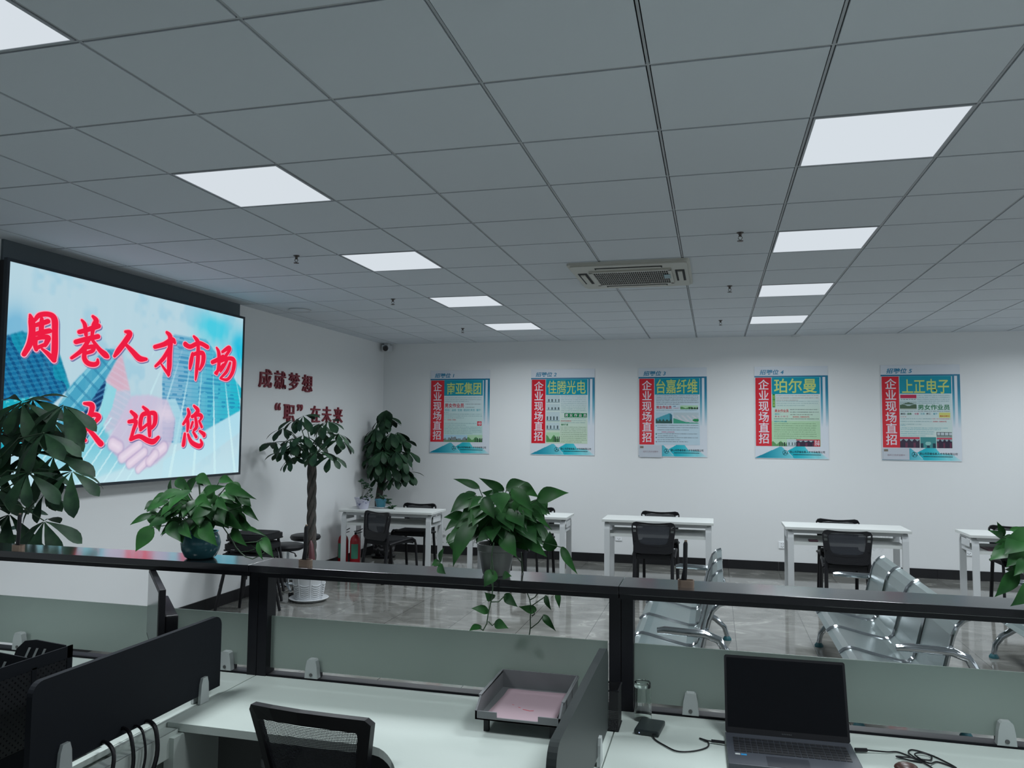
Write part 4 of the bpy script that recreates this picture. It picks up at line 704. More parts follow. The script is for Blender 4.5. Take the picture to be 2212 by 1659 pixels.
# ------------------------------------------------------------ dense tree in the back left corner
QX, QY = -2.93, 7.86
t = thing('potted_tree', 'dense dark money tree in a black pot in the back left corner', 'potted plant', (QX, QY, 0))
b = B(); b.lathe([(0, .0), (.15, .0), (.17, .03), (.16, .03), (0, .02)], (QX, QY, 0), 28); b.build('saucer', m_black, t, True)
m_pat = M('dark_patterned_glaze', (.03, .03, .035), .3); cr = noisy(m_pat, 26, (.018, .018, .02), (.16, .16, .17), 1, (1, 1, 1), .55, .6)
B().lathe([(0, .02), (.11, .02), (.13, .06), (.165, .20), (.17, .27), (.185, .285), (.18, .31), (.16, .30), (0, .28)], (QX, QY, 0), 32).build('pot', m_pat, t, True)
B().lathe([(0, .285), (.16, .285)], (QX, QY, 0), 24).build('soil', m_soil, t)
b = B(); braid(b, [(QX-.03, QY, .28), (QX-.07, QY, .55), (QX-.10, QY, .78), (QX-.03, QY, 1.08), (QX-.02, QY, 1.45)], 3, .026, .03, 1.4); b.build('trunk', m_bark, t, True)
rng = random.Random(4); fb, sb = B(), B()
for c in TREE2:
    c = (max(c[0], XL+.16), min(c[1], YB-.16), c[2]); palmate(fb.bm, sb, c, .25, rng, 7, .40, 1.1); petiole(sb, (QX-.02, QY, rng.uniform(1.1, 1.4)), c, .004)
for k in range(16):
    a = rng.uniform(0, 6.28); rr = rng.uniform(.05, .2); palmate(fb.bm, sb, (QX+rr*math.cos(a)*.9, QY-.05+rr*math.sin(a), rng.uniform(1.32, 1.75)), .25, rng, 7, .40, 1.3)
leaf(fb.bm, (QX+.02, QY, 1.66), (QX+.01, QY-.03, 1.99), .22, (0, -1, .2), .05, OBOV, .3); leaf(fb.bm, (QX-.05, QY, 1.62), (QX-.03, QY-.03, 1.96), .2, (-.5, -1, .2), .05, OBOV, .3)
for v in fb.bm.verts:
    v.co.x = max(v.co.x, XL+.02); v.co.y = min(v.co.y, YB-.03)
fb.build('foliage', m_leafd, t, True, fixn=False); sb.build('branches', m_stem, t, True)
# ------------------------------------------------------------ near tree at the left edge
RX, RY = -2.80, 1.55
t = thing('potted_tree', 'large-leaved money tree at the left edge in front of the big screen', 'potted plant', (RX, RY, 0))
B().lathe([(0, 0), (.15, 0), (.19, .32), (.2, .33), (.2, .36), (.18, .36), (.17, .33), (0, .32)], (RX, RY, 0), 32).build('pot', m_potw, t, True)
b = B(); braid(b, [(RX, RY, .32), (RX, RY, .8), (RX, RY, 1.35)], 3, .028, .026, 1.6); b.build('trunk', m_bark, t, True)
rng = random.Random(23); fb, sb = B(), B()
for c in TREE3:
    palmate(fb.bm, sb, c, .262, rng, 6, .34, .95, (rng.uniform(-.2, .5), -.8, .8)); petiole(sb, (RX, RY, rng.uniform(1.1, 1.4)), c, .004)
for k in range(6): palmate(fb.bm, sb, (RX+rng.uniform(-.1, .55), RY+rng.uniform(-.25, .1), rng.uniform(1.25, 1.65)), .22, rng, 6, .36, 1.0)
for v in fb.bm.verts: v.co.x = max(v.co.x, -3.02); v.co.z = max(v.co.z, 1.0)
fb.build('foliage', m_leafd, t, True, fixn=False); sb.build('branches', m_stem, t, True)
# ------------------------------------------------------------ small pots on the leftmost table
m_porc = M('blue_white_porcelain', (.5, .5, .58), .3); noisy(m_porc, 13, (.05, .06, .2), (.50, .50, .60), 3, (1, 1, 1.4), .36, .42)
def small_pot(x, y, r, h, mat, label, sauc=None):
    t = thing('flowerpot', label, 'flowerpot', (x, y, .75), 0)
    B().lathe([(0, 0), (r*.62, 0), (r*.70, h*.12), (r*.9, h*.8), (r*1.0, h*.88), (r*1.04, h), (r*.92, h), (r*.88, h*.88), (0, h*.86)], (x, y, .75+(.01 if sauc else 0)), 28).build('pot', mat, t, True)
    B().lathe([(0, h*.9), (r*.88, h*.9)], (x, y, .75), 16).build('soil', m_soil, t)
    if sauc: B().lathe([(0, 0), (r*.8, 0), (r*1.25, .012), (r*1.2, .016), (r*.75, .008), (0, .008)], (x, y, .75), 26).build('saucer', m_potw, t, True)
    return t
def sprig(t, x, y, z, tops, rng, ls, wid=.6):
    fb, sb = B(), B()
    for (tx, ty, tz) in tops:
        sb.tube([(x+rng.uniform(-.01, .01), y, z), ((x+tx)/2+rng.uniform(-.01, .01), (y+ty)/2, (z+tz)/2), (tx, ty, tz)], .0022, 5)
        for k in range(7):
            a = rng.uniform(0, 6.28); d = Vector((math.cos(a), math.sin(a)*.7, rng.uniform(-.5, .5))).normalized(); p = Vector((tx, ty, tz-rng.uniform(0, .05))); leaf(fb.bm, p, p+d*ls*rng.uniform(.7, 1.1), ls*wid, (0, -.6, 1), .08)
    fb.build('foliage', m_leafd, t, True, fixn=False); sb.build('stems', m_bark, t, True)
rng = random.Random(8)
t = small_pot(-2.86, 7.00, .095, .12, m_porc, 'blue and white porcelain flowerpot with a thin-stemmed plant, leftmost on the table'); sprig(t, -2.86, 7.0, .86, [(-2.87, 6.98, 1.08), (-2.80, 6.97, 1.05), (-2.74, 6.98, .99), (-2.83, 7.02, 1.03)], rng, .055)
t = small_pot(-2.745, 6.80, .083, .115, m_porc, 'small blue and white flowerpot at the table front, left of the turquoise pot'); sprig(t, -2.745, 6.80, .85, [(-2.76, 6.79, .90), (-2.69, 6.78, .89), (-2.64, 6.78, .93), (-2.72, 6.82, .93)], rng, .05)
t = small_pot(-2.60, 6.99, .078, .10, M('turquoise_plastic', (.04, .20, .27), .35), 'turquoise flowerpot on a white saucer with a trailing vine', True); sprig(t, -2.60, 6.99, .85, [(-2.63, 6.98, .93), (-2.55, 6.97, .92), (-2.48, 6.95, .86), (-2.44, 6.93, .80), (-2.40, 6.9, .775)], rng, .06)
# ------------------------------------------------------------ fire extinguishers
m_elabel = M('green_label', (.06, .26, .17), .4)
def extinguisher(x, y, lb):
    t = thing('fire_extinguisher', lb, 'fire extinguisher', (x, y, 0), 0, 'red fire extinguishers under the left table')
    B().lathe([(0, 0), (.062, 0), (.065, .01), (.065, .33), (.055, .37), (.03, .40), (.018, .41), (0, .41)], (x, y, 0), 24).build('cylinder', m_red, t, True)
    b = B(); a0 = 4.0
    P = [(x+.0665*math.cos(a0+k*.2), y+.0665*math.sin(a0+k*.2)) for k in range(8)]
    for i in range(7):
        v = [b.bm.verts.new((*P[i], .12)), b.bm.verts.new((*P[i+1], .12)), b.bm.verts.new((*P[i+1], .30)), b.bm.verts.new((*P[i], .30))]; b.bm.faces.new(v)
    b.build('label', m_elabel, t)
    b = B(); b.cyl((x, y, .41), (x, y, .44), .014); b.tube([(x-.02, y, .45), (x+.03, y, .455), (x+.09, y-.01, .485)], .006, 6); b.tube([(x-.01, y, .43), (x+.04, y, .43), (x+.085, y-.01, .445)], .005, 6); b.build('valve_handle', m_black, t, True)
    return t
e0 = extinguisher(-3.10, 6.99, 'red fire extinguisher nearest the left wall'); dup(e0, (-2.93, 6.98, 0), .3, 'red fire extinguisher on the right of the pair, under the leftmost table')
# ------------------------------------------------------------ round rolling stools
def stool(x, y, z, rot, lb):
    t = thing('rolling_stool', lb, 'stool', (x, y, 0), 0, 'round black rolling stools')
    B().lathe([(0, z), (.13, z), (.155, z+.012), (.165, z+.035), (.155, z+.058), (.12, z+.068), (0, z+.062)], (x, y, 0), 30).build('seat', m_black, t, True)
    b = B(); b.cyl((x, y, .1), (x, y, z), .014); b.cyl((x, y, .1), (x, y, .34), .024); b.build('gas_post', m_chrome, t, True)
    b = B(); b.tube([(x+.02, y-.02, z-.012), (x+.12, y-.07, z-.02), (x+.14, y-.08, z-.05)], [.005, .005, .012], 6); b.build('height_lever', m_black, t, True)
    b, w = B(), B()
    for k in range(5):
        a = rot+k*2*math.pi/5; c, s = math.cos(a), math.sin(a); b.tube([(x, y, .11), (x+.12*c, y+.12*s, .085), (x+.21*c, y+.21*s, .07)], [.018, .014, .012], 6)
        for q in (-.012, .012): w.cyl((x+.21*c-s*(q-.008), y+.21*s+c*(q-.008), .027), (x+.21*c-s*(q+.008), y+.21*s+c*(q+.008), .027), .027, seg=14)
    b.build('star_base', m_chrome, t, True); w.build('casters', m_black, t, True); return t
# ------------------------------------------------------------ stack of black padded seats
def stack_seat(x, y, z, lb):
    t = thing('stacking_stool', lb, 'stool', (x, y, 0), 0, 'stacked black padded stools')
    b = B(); b.prism(rrect(x-.21, x+.21, y-.20, y+.20, .10, 7), 'z', z-.05, z-.012); b.prism(rrect(x-.19, x+.19, y-.18, y+.18, .09, 7), 'z', z-.012, z); b.build('cushion', m_blackmatte, t, True)
    b = B(); b.tube([(x-.17, y-.19, z-.06), (x+.17, y-.19, z-.06), (x+.17, y+.19, z-.06), (x-.17, y+.19, z-.06)], .009, 6, True); b.build('seat_frame', m_black, t, True)
    for sx in (-1, 1):
        for sy in (-1, 1):
            B().tube([(x+sx*.15, y+sy*.15, z-.06), (x+sx*.175, y+sy*.17, z-.25), (x+sx*.215, y+sy*.20, z-.48)], .0135, 8).build('leg', m_black, t, True)
    return t
SN = ['bottom', 'second from the bottom', 'third from the bottom', 'topmost']
for k in range(4): stack_seat(-2.77+.012*k, 4.42+.012*k, .485+.088*k, 'black padded stool, %s of the stack below the big screen' % SN[k])
stool(-2.90, 5.33, .455, .4, 'round black rolling stool with lever, nearer of the two by the left wall'); stool(-2.93, 5.74, .50, 1.0, 'round black rolling stool, farther of the two, partly behind the braided trunk')
# ------------------------------------------------------------ cubicle partitions: posts, rails, ledge
LZ = 1.18; MODX = [(-1.70, -.30), (-.30, 1.10), (1.10, 2.50)]
NM = ['left', 'middle', 'right']
for k, (x0, x1) in enumerate(MODX):
    t = thing('partition_frame', 'black cubicle partition frame with a flat ledge, %s one of the row' % NM[k], 'partition', ((x0+x1)/2, .70, 0), 0, 'black partition frames')
    B().box(x0+.001, x1-.001, .60, .785, LZ-.026, LZ, bev=.0015).build('ledge', m_shelf, t)
    B().box(x0+.002, x1-.002, .615, .77, LZ-.044, LZ-.027).build('top_rail', m_post, t)
    for s in (0, 1):
        a = x0+.001 if s == 0 else x1-.041
        B().box(a, a+.040, .672, .735, 0, LZ-.044, bev=.001).build('post', m_post, t)
    B().box(x0+.042, x1-.042, .680, .730, .70, .757, bev=.001).build('desk_rail', m_post, t)
# frosted glass with clamps
m_frost = M('frosted_glass', (.44, .53, .48), .42, Transmission_Weight=.62, IOR=1.25)
m_screw = M('screw_steel', (.14, .14, .14), .4, .8)
GL = [(-1.66, -.350, (-1.44, -.44), 'frosted glass panel at the left behind the monitor'), (-.256, 1.050, (-.068, .87), 'frosted glass panel in the middle behind the paper tray'), (1.142, 2.452, (1.33, 2.265), 'frosted glass panel at the right behind the laptop')]
for x0, x1, cl_, lb in GL:
    t = thing('glass_panel', lb, 'glass panel', ((x0+x1)/2, .70, .775), 0, 'frosted glass desk screens')
    B().box(x0, x1, .700, .706, .776, .972).build('pane', m_frost, t)
    for cx in cl_:
        for s, y0, y1 in ((-1, .684, .6995), (1, .7065, .72)):
            if s == 1: continue
            b = B(); b.prism([(cx-.027, .757), (cx+.027, .757), (cx+.023, .800), (cx+.018, .822), (cx+.012, .828), (cx-.012, .828), (cx-.018, .822), (cx-.023, .800)], 'y', .6745, .6995); c = b.build('clamp', m_clampw, t)
            B().cyl((cx, .6725, .770), (cx, .6745, .770), .0065).build('clamp_screw', m_screw, c)
        B().box(cx-.022, cx+.024, .7065, .722, .757, .815).build('clamp_back', m_black, t)
# ------------------------------------------------------------ desks
def desk(poly, lb, x0, x1):
    t = thing('office_desk', lb, 'desk', ((x0+x1)/2, .4, 0), 0, 'white cubicle desks')
    B().prism(poly, 'z', .725, .75).build('desktop', m_desk, t)
    B().box(x0+.35, x1-.05, .52, .538, .30, .722).build('modesty_panel', m_dgrey, t)
    return t
def curve_edge(xa, xb, ya, yb, n=10):
    return [(xa+(xb-xa)*k/n, ya+(yb-ya)*(k/n)**1.6) for k in range(n+1)]
ce = curve_edge(.42, .64, .168, -.15)
mid = desk([(-.298, .676), (-.298, .168)]+ce+[(.74, -.45), (.9, -.7), (1.098, -.7), (1.098, .676)], 'white curved desktop in the middle cubicle under the paper tray', -.3, 1.1)
B().box(-.27, -.235, .12, .60, .0, .722).build('side_support', m_desk, mid)
B().box(.9, 1.08, -.68, .50, 0, .722).build('pedestal', m_dgrey, mid)
B().box(-.23, .9, .345, .360, .06, .722).build('front_panel', M('cool_grey_board', (.07, .075, .072), .6), mid)
rd = desk([(1.102, .676), (1.102, -.7), (2.9, -.7), (2.9, .676)], 'white desktop in the right cubicle carrying the laptop', 1.1, 2.9)
B().box(1.13, 1.16, -.6, .45, 0, .722).build('side_support', m_desk, rd)
ld = desk([(-1.698, .676), (-1.698, -.7), (-1.2, -.7), (-1.05, -.1), (-.302, -.05), (-.302, .676)], 'white desktop in the left cubicle behind the black file rack', -1.7, -.3)
B().box(-.36, -.325, -.03, .60, 0, .722).build('side_support', m_desk, ld)
# divider beam that carries the left black screen past the desk front
t = thing('divider_beam', 'white steel beam with cable slot under the left black divider', 'beam', (-.30, -.3, .72), 0)
b = B(); b.box(-.345, -.320, -.9, .16, .735, .752); b.box(-.300, -.255, -.9, .160, .722, .736); b.box(-.257, -.252, -.9, .16, .66, .736); b.box(-.345, -.34, -.9, .16, .66, .735); b.box(-.34, -.257, -.9, .16, .66, .664); b.build('rail', m_desk, t)
B().box(-.315, -.285, -.90, -.86, 0, .70).build('leg', m_whitem, t)
# ------------------------------------------------------------ black divider screens with white clips
def rp(y0, y1, z0, z1, r):  # top corners rounded
    p = [(y0, z0), (y1, z0)]
    for cy, a in ((y1-r, 0), (y0+r, 90)):
        for k in range(7): q = R(a+90*k/6); p.append((cy+r*math.cos(q), z1-r+r*math.sin(q)))
    return p
t = thing('desk_divider', 'black divider screen left of the middle desk', 'divider', (-.312, .05, .775), 0, 'black divider screens')
B().prism(rp(-.355, .450, .778, 1.027, .035), 'x', -.322, -.304).build('screen_board', m_navy, t)
def clip(cx, y, par, h=.085):
    for s in (-1, 1):
        x0 = cx+s*.009+ (0 if s > 0 else -.010); b = B(); b.prism([(y-.024, .752), (y+.024, .752), (y+.019, .752+h*.75), (y+.012, .752+h), (y-.012, .752+h), (y-.019, .752+h*.75)], 'x', x0, x0+.010); b.build('clip', m_clampw, par)
clip(-.313, .352, t); clip(-.313, -.245, t)
m_navyg = M('dark_green_grey_board', (.020, .026, .026), .45)
t = thing('desk_divider', 'black divider screen between the paper tray and the laptop', 'divider', (1.078, .05, .775), 0, 'black divider screens')
B().prism(rp(-.40, .435, .778, 1.030, .05), 'x', 1.066, 1.088).build('screen_board', m_navyg, t)
clip(1.077, .225, t, .075); clip(1.077, -.30, t, .075)
# ------------------------------------------------------------ wire mesh pen holders
m_wire = M('black_wire_mesh', (.015, .015, .017), .5)
def wiremat(m):
    b = m.node_tree.nodes['Principled BSDF']; tc = N(m, 'ShaderNodeTexCoord'); mp = N(m, 'ShaderNodeMapping'); mp.inputs['Scale'].default_value = (1, 1, 1)
    s = N(m, 'ShaderNodeSeparateXYZ'); L(m, tc.outputs['Object'], s.inputs[0]); xy = N(m, 'ShaderNodeMath', operation='ADD'); L(m, s.outputs[0], xy.inputs[0]); L(m, s.outputs[1], xy.inputs[1])
    outs = []
    for o in (xy.outputs[0], s.outputs[2]):
        k = N(m, 'ShaderNodeMath', operation='MULTIPLY'); k.inputs[1].default_value = 1300; L(m, o, k.inputs[0]); q = N(m, 'ShaderNodeMath', operation='SINE'); L(m, k.outputs[0], q.inputs[0]); g = N(m, 'ShaderNodeMath', operation='GREATER_THAN'); g.inputs[1].default_value = .35; L(m, q.outputs[0], g.inputs[0]); outs.append(g.outputs[0])
    mxm = N(m, 'ShaderNodeMath', operation='MAXIMUM'); L(m, outs[0], mxm.inputs[0]); L(m, outs[1], mxm.inputs[1]); L(m, mxm.outputs[0], b.inputs['Alpha'])
wiremat(m_wire)
def wire_box(x, y, z, w, d, h, lb):
    t = thing('pen_holder', lb, 'pen holder', (x, y, z), 0, 'black wire mesh pen holders')
    b = B(); b.box(x-w/2, x+w/2, y-d/2, y-d/2+.001, z, z+h); b.box(x-w/2, x+w/2, y+d/2-.001, y+d/2, z, z+h); b.box(x-w/2, x-w/2+.001, y-d/2, y+d/2, z, z+h); b.box(x+w/2-.001, x+w/2, y-d/2, y+d/2, z, z+h); b.build('mesh_wall', m_wire, t)
    b = B(); c = [(x-w/2, y-d/2), (x+w/2, y-d/2), (x+w/2, y+d/2), (x-w/2, y+d/2)]
    b.tube([(u, v, z+h) for u, v in c], .003, 6, True); b.tube([(u, v, z+.003) for u, v in c], .003, 6, True); b.build('rim', m_black, t); B().box(x-w/2, x+w/2, y-d/2, y+d/2, z, z+.003).build('base', m_black, t)
wire_box(1.088, .525, .7505, .05, .09, .125, 'black wire mesh pen holder behind the right divider screen beside the post')
wire_box(1.046, -.34, .82, .034, .09, .10, 'black wire mesh pen holder at the bottom edge left of the right divider screen')
# ------------------------------------------------------------ monitor in the left cubicle, seen edge on
a = math.atan2(.307-.658, -.455+.785)
t = thing('computer_monitor', 'black computer monitor seen almost edge on in the left cubicle', 'monitor', (-.61, .485, .75), a)
W2 = .245
B().box(-W2, W2, -.012, .010, .125, .385, bev=.002).build('shell', m_black, t, world=False)
B().box(-W2+.012, W2-.012, -.0135, -.0122, .14, .373).build('display', M('switched_off_display', (.10, .105, .11), .18), t, world=False)
B().box(-W2+.10, W2-.02, .010, .055, .10, .29, bev=.006).build('rear_housing', m_black, t, world=False)
b = B(); b.box(-.03, .03, .02, .04, .01, .22); b.box(-.11, .11, -.07, .10, 0, .012, bev=.003); b.build('stand', m_black, t, world=False)
t = thing('keyboard', 'black keyboard on the left desk behind the file rack', 'keyboard', (-.98, .42, .75), .25)
B().box(-.20, .20, -.065, .065, 0, .018, bev=.003).build('case', m_black, t, world=False)
b = B()
for i in range(15):
    for j in range(5): b.box(-.192+i*.0258, -.170+i*.0258, -.056+j*.0228, -.037+j*.0228, .018, .023)
b.build('keys', m_blackmatte, t, world=False)
o = B().ball((0, 0, 0), .03, .9, 1.5, .5).build('computer_mouse', m_black, None, True); o.location = (-.60, .20, .765); tag(o, 'black mouse on the left desk next to the monitor base', 'mouse')
# ------------------------------------------------------------ black file rack with perforated sides
m_perf = M('perforated_black', (.014, .015, .018), .5)
def perf(m):
    b = m.node_tree.nodes['Principled BSDF']; tc = N(m, 'ShaderNodeTexCoord'); mp = N(m, 'ShaderNodeMapping'); mp.inputs['Rotation'].default_value = (R(45), 0, 0); s = N(m, 'ShaderNodeSeparateXYZ'); L(m, tc.outputs['Object'], mp.inputs[0]); L(m, mp.outputs[0], s.inputs[0])
    outs = []
    for o in (s.outputs[1], s.outputs[2]):
        k = N(m, 'ShaderNodeMath', operation='MULTIPLY'); k.inputs[1].default_value = 480; L(m, o, k.inputs[0]); q = N(m, 'ShaderNodeMath', operation='SINE'); L(m, k.outputs[0], q.inputs[0]); g = N(m, 'ShaderNodeMath', operation='LESS_THAN'); g.inputs[1].default_value = .35; L(m, q.outputs[0], g.inputs[0]); outs.append(g.outputs[0])
    mxm = N(m, 'ShaderNodeMath', operation='MAXIMUM'); L(m, outs[0], mxm.inputs[0]); L(m, outs[1], mxm.inputs[1]); L(m, mxm.outputs[0], b.inputs['Alpha'])
perf(m_perf)
t = thing('file_rack', 'black perforated file rack behind the left divider screen', 'file rack', (-.52, -.33, .75), 0)
zt = 1.045
b = B(); b.box(-.452, -.448, -.62, -.075, zt-.035, zt); b.box(-.452, -.448, -.62, -.60, .75, zt); b.box(-.452, -.448, -.095, -.075, .75, zt); b.box(-.452, -.448, -.62, -.075, .75, .80)
for yy in (-.21, -.33, -.45): b.box(-.452, -.448, yy-.008, yy+.008, .80, zt-.03)
b.build('side_frame', m_navy, t)
B().box(-.4508, -.4496, -.60, -.095, .80, zt-.035).build('perforated_side', m_perf, t)
B().box(-.67, -.45, -.62, -.075, .75, .756).build('base', m_black, t)
for yy in (-.10, -.235, -.37, -.50):
    b = B(); P = [(-.452, .756), (-.452, zt+.004), (-.56, zt+.012), (-.60, zt+.006), (-.63, zt-.02), (-.645, zt-.06), (-.66, .756)]; b.prism(P, 'y', yy, yy+.004); d = b.build('partition', m_navy, t)
    b = B()
    for q in range(3): b.prism([(-.60+q*.028, zt-.045), (-.592+q*.028, zt-.045), (-.576+q*.028, zt-.012), (-.584+q*.028, zt-.012)], 'y', yy-.0008, yy+.0048)
    b.build('slots', m_clampw, d)
# ------------------------------------------------------------ document tray with pink papers
t = thing('document_tray', 'grey plastic document tray standing on the middle desk', 'tray', (.815, .52, .75), 0)
def tp(x, y, z): return (x, y, z)
b = B(); tx0, tx1, ty0, ty1, tz = .680, .952, .352, .672, .792
b.box(tx0, tx1, ty0, ty1, tz, tz+.004)
for x0, x1 in ((tx0, tx0+.006), (tx1-.006, tx1)): b.prism([(ty0, tz), (ty1, tz), (ty1, tz+.064), (ty0+.05, tz+.058), (ty0, tz+.028)], 'x', x0, x1)
b.box(tx0, tx1, ty1-.006, ty1, tz, tz+.064)
b.box(tx0, tx0+.07, ty0, ty0+.005, tz, tz+.026); b.box(tx1-.07, tx1, ty0, ty0+.005, tz, tz+.026); b.box(tx0+.07, tx1-.07, ty0, ty0+.005, tz, tz+.010)
b.box(tx0-.004, tx0+.006, ty0+.05, ty1, tz+.056, tz+.0605); b.box(tx1-.006, tx1+.004, ty0+.05, ty1, tz+.056, tz+.0605)
for yy in (ty0+.10, ty0+.2): b.box(tx1, tx1+.003, yy, yy+.006, tz, tz+.055)
b.build('shell', m_grey, t)
for x in (tx0+.03, tx1-.03):
    for y in (ty0+.03, ty1-.03): B().box(x-.008, x+.008, y-.008, y+.008, .75, tz).build('foot', m_black, t)
m_pink = M('pink_paper', (.38, .27, .30), .75)
for k in range(3):
    o = B().box(-.105+.001*k, .105+.001*k, -.14, .14, 0, .0012).build('pink_paper', m_pink if k < 2 else M('pink_paper_top', (.40, .29, .325), .75)); o.location = (.815+.003*k, .505-.004*k, tz+.005+.0016*k); o.rotation_euler = (0, 0, R(-2.5+2.2*k))
    tag(o, ('bottom pink sheet of the papers in the grey tray', 'middle pink sheet of the papers in the grey tray', 'topmost pink sheet in the grey tray, with small red marks')[k], 'paper', 'pink papers in the tray')
    if k == 2:
        b = B(); zz = .0013; b.tube([(-.012, -.045, zz), (.0, -.05, zz), (.012, -.055, zz), (.024, -.05, zz)], .0022, 5, flat=.3); b.tube([(-.03, -.03, zz), (-.022, -.034, zz)], .0018, 5, flat=.3); b.tube([(-.055, -.01, zz), (-.048, -.012, zz)], .0015, 5, flat=.3); b.build('red_marks', i_red, o, world=False)
# ------------------------------------------------------------ glass, portable drive, laptop, cables
m_glass = M('clear_glass', (.93, .97, .95), .02, Transmission_Weight=1.0, IOR=1.45)
o = B().lathe([(.0295, 0), (.0275, .11), (.0265, .1195), (.024, .122), (0, .1215), (0, .103), (.0235, .104), (.0265, .02), (.0285, 0), (.0295, 0)], (0, 0, 0), 40).build('drinking_glass', m_glass, None, True); o.location = (1.178, .615, .7502); tag(o, 'clear drinking glass standing upside down beside the black post', 'glass')
t = thing('portable_drive', 'small black portable drive with a cable on the right desk', 'hard drive', (1.208, .527, .75), R(-7))
B().box(-.039, .039, -.056, .056, 0, .017, bev=.0045).build('case', M('drive_black', (.012, .018, .020), .4), t, world=False)
B().box(-.0235, -.0205, -.0566, -.0560, .0065, .0095).build('indicator_light', emis('led_white', (.5, .6, .9)), t, world=False)
lx0, lx1, hy = 1.442, 1.806, .528
t = thing('laptop', 'open black laptop with dark screen on the right desk', 'laptop', ((lx0+lx1)/2, .42, .75), R(1.5))
hw = (lx1-lx0)/2; m_lap = M('laptop_deck', (.040, .046, .058), .42); m_lapk = M('laptop_keys', (.012, .013, .016), .5)
b = B(); b.box(-hw, hw, -.125, .112, .002, .018, bev=.002); b.build('base', m_lap, t, world=False)
b = B(); tilt = Matrix.Translation((0, .108, .016)) @ Matrix.Rotation(R(-19), 4, 'X'); b.prism(rrect(-hw+.001, hw-.001, .002, .232, .007), 'y', 0, .006); b.xf(tilt); b.build('lid', m_black, t, world=False)
b = B(); b.box(-hw+.008, hw-.008, -.0008, 0, .020, .224); b.xf(tilt); sc_ = b.build('display', M('dark_display', (.005, .0055, .007), .3, spec=.12), t, world=False)
kb = B(); kx0 = -hw+.020; kw = (2*hw-.04)/19
for r in range(6):
    y = .075-r*.0185; i = 0
    while i < 19:
        w = 1
        if r == 5 and i == 4: w = 6
        if i == 13 and r in (1, 2, 3): w = 2
        kb.box(kx0+i*kw+.0012, kx0+(i+w)*kw-.0012, y-.0165+(0 if r else .004), y-.001, .018, .0195); i += w
kb.build('keys', m_lapk, t, world=False)
B().box(-.075, .040, -.120, -.050, .0178, .0184).build('touchpad', M('touchpad', (.022, .025, .033), .35), t, world=False)
B().box(-hw+.022, -hw+.036, -.058, -.048, .018, .0184).build('silver_sticker', m_clampw, t, world=False); B().box(-hw+.038, -hw+.054, -.059, -.048, .018, .0184).build('blue_sticker', M('blue_sticker', (.02, .20, .42), .4), t, world=False)
b = B()
for q in range(6): b.box(-.014+q*.005, -.011+q*.005, -.0012, -.0008, .0095, .0125)
b.xf(tilt); b.build('lid_mark', M('dim_mark', (.06, .065, .07), .4), sc_, world=False)
def cable(nm, pts, r, lb, cat, plugs=(), rr=None):
    P = [Vector(p) for p in pts]; Q = []
    for i in range(len(P)-1):
        p0, p1, p2, p3 = P[max(i-1, 0)], P[i], P[i+1], P[min(i+2, len(P)-1)]
        for k in range(6):
            s = k/6; Q.append(.5*((2*p1)+(-p0+p2)*s+(2*p0-5*p1+4*p2-p3)*s*s+(-p0+3*p1-3*p2+p3)*s**3))
    Q.append(P[-1]); t = thing(nm, lb, cat, tuple(P[0])); B().tube(Q, r, 8).build('cord', m_black, t, True)
    for a_, b_, w in plugs: B().tube([a_, b_], w, 8).build('plug', m_black, t, True)
    return t
zc = .7535
cable('data_cable', [(1.222, .468, .758), (1.230, .445, zc), (1.262, .405, zc), (1.300, .372, zc), (1.345, .385, zc), (1.385, .425, zc), (1.388, .468, zc), (1.362, .492, zc), (1.385, .470, .757), (1.41, .462, .7585)], .0022, 'thin black cable curling from the portable drive to the laptop', 'cable', [((1.218, .472, .758), (1.214, .486, .758), .005), ((1.398, .467, .7585), (1.437, .462, .7595), .0048)])
cable('headset_cable', [(1.845, .52, .759), (1.90, .53, .756), (1.935, .545, zc), (1.965, .515, zc), (1.985, .485, zc), (1.955, .49, zc), (1.92, .50, .757), (1.97, .50, .757), (2.01, .50, .756), (2.02, .535, .756), (1.995, .545, .758), (1.975, .52, .759), (2.0, .47, .758), (2.03, .50, zc), (2.07, .47, zc), (2.03, .54, zc), (1.985, .575, zc), (1.965, .555, zc), (1.97, .51, .757), (2.0, .46, zc), (2.015, .40, zc)], .0022, 'tangled thin black cable plugged into the right side of the laptop', 'cable', [((1.811, .512, .7595), (1.845, .52, .759), .0058)])
o = B().ball((0, 0, 0), .02, 1.6, 1.2, .8).build('brown_object', M('dark_brown_surface', (.05, .02, .015), .35), None, True); o.location = (1.925, .395, .766); tag(o, 'small dark brown rounded item cut off at the bottom edge right of the laptop', 'brown_object')  # unidentified small brown item, modelled as a plain rounded lump
for k, (pts, r) in enumerate([([(-.335, -.02, .79), (-.29, -.03, .80), (-.25, -.05, .78), (-.235, -.06, .70), (-.25, -.10, .60), (-.30, -.16, .5)], .006), ([(-.33, .03, .775), (-.29, .02, .79), (-.25, .0, .775), (-.235, -.01, .70), (-.25, -.05, .60), (-.31, -.12, .5)], .004), ([(-.33, .08, .775), (-.285, .07, .785), (-.245, .05, .765), (-.228, .03, .69), (-.245, -.02, .60), (-.31, -.1, .5)], .007), ([(-.335, -.10, .775), (-.285, -.11, .79), (-.24, -.13, .765), (-.23, -.16, .70), (-.26, -.19, .60), (-.32, -.22, .5)], .006)]):
    cable('power_cable', pts, r, ('thick black cable hanging over the white beam below the left divider, second from the left', 'thin black cable between two thick ones below the left divider', 'rightmost thick black cable hanging over the white beam', 'leftmost black cable hanging over the white beam below the left divider')[k], 'cable')['group'] = 'cables hanging under the left divider'
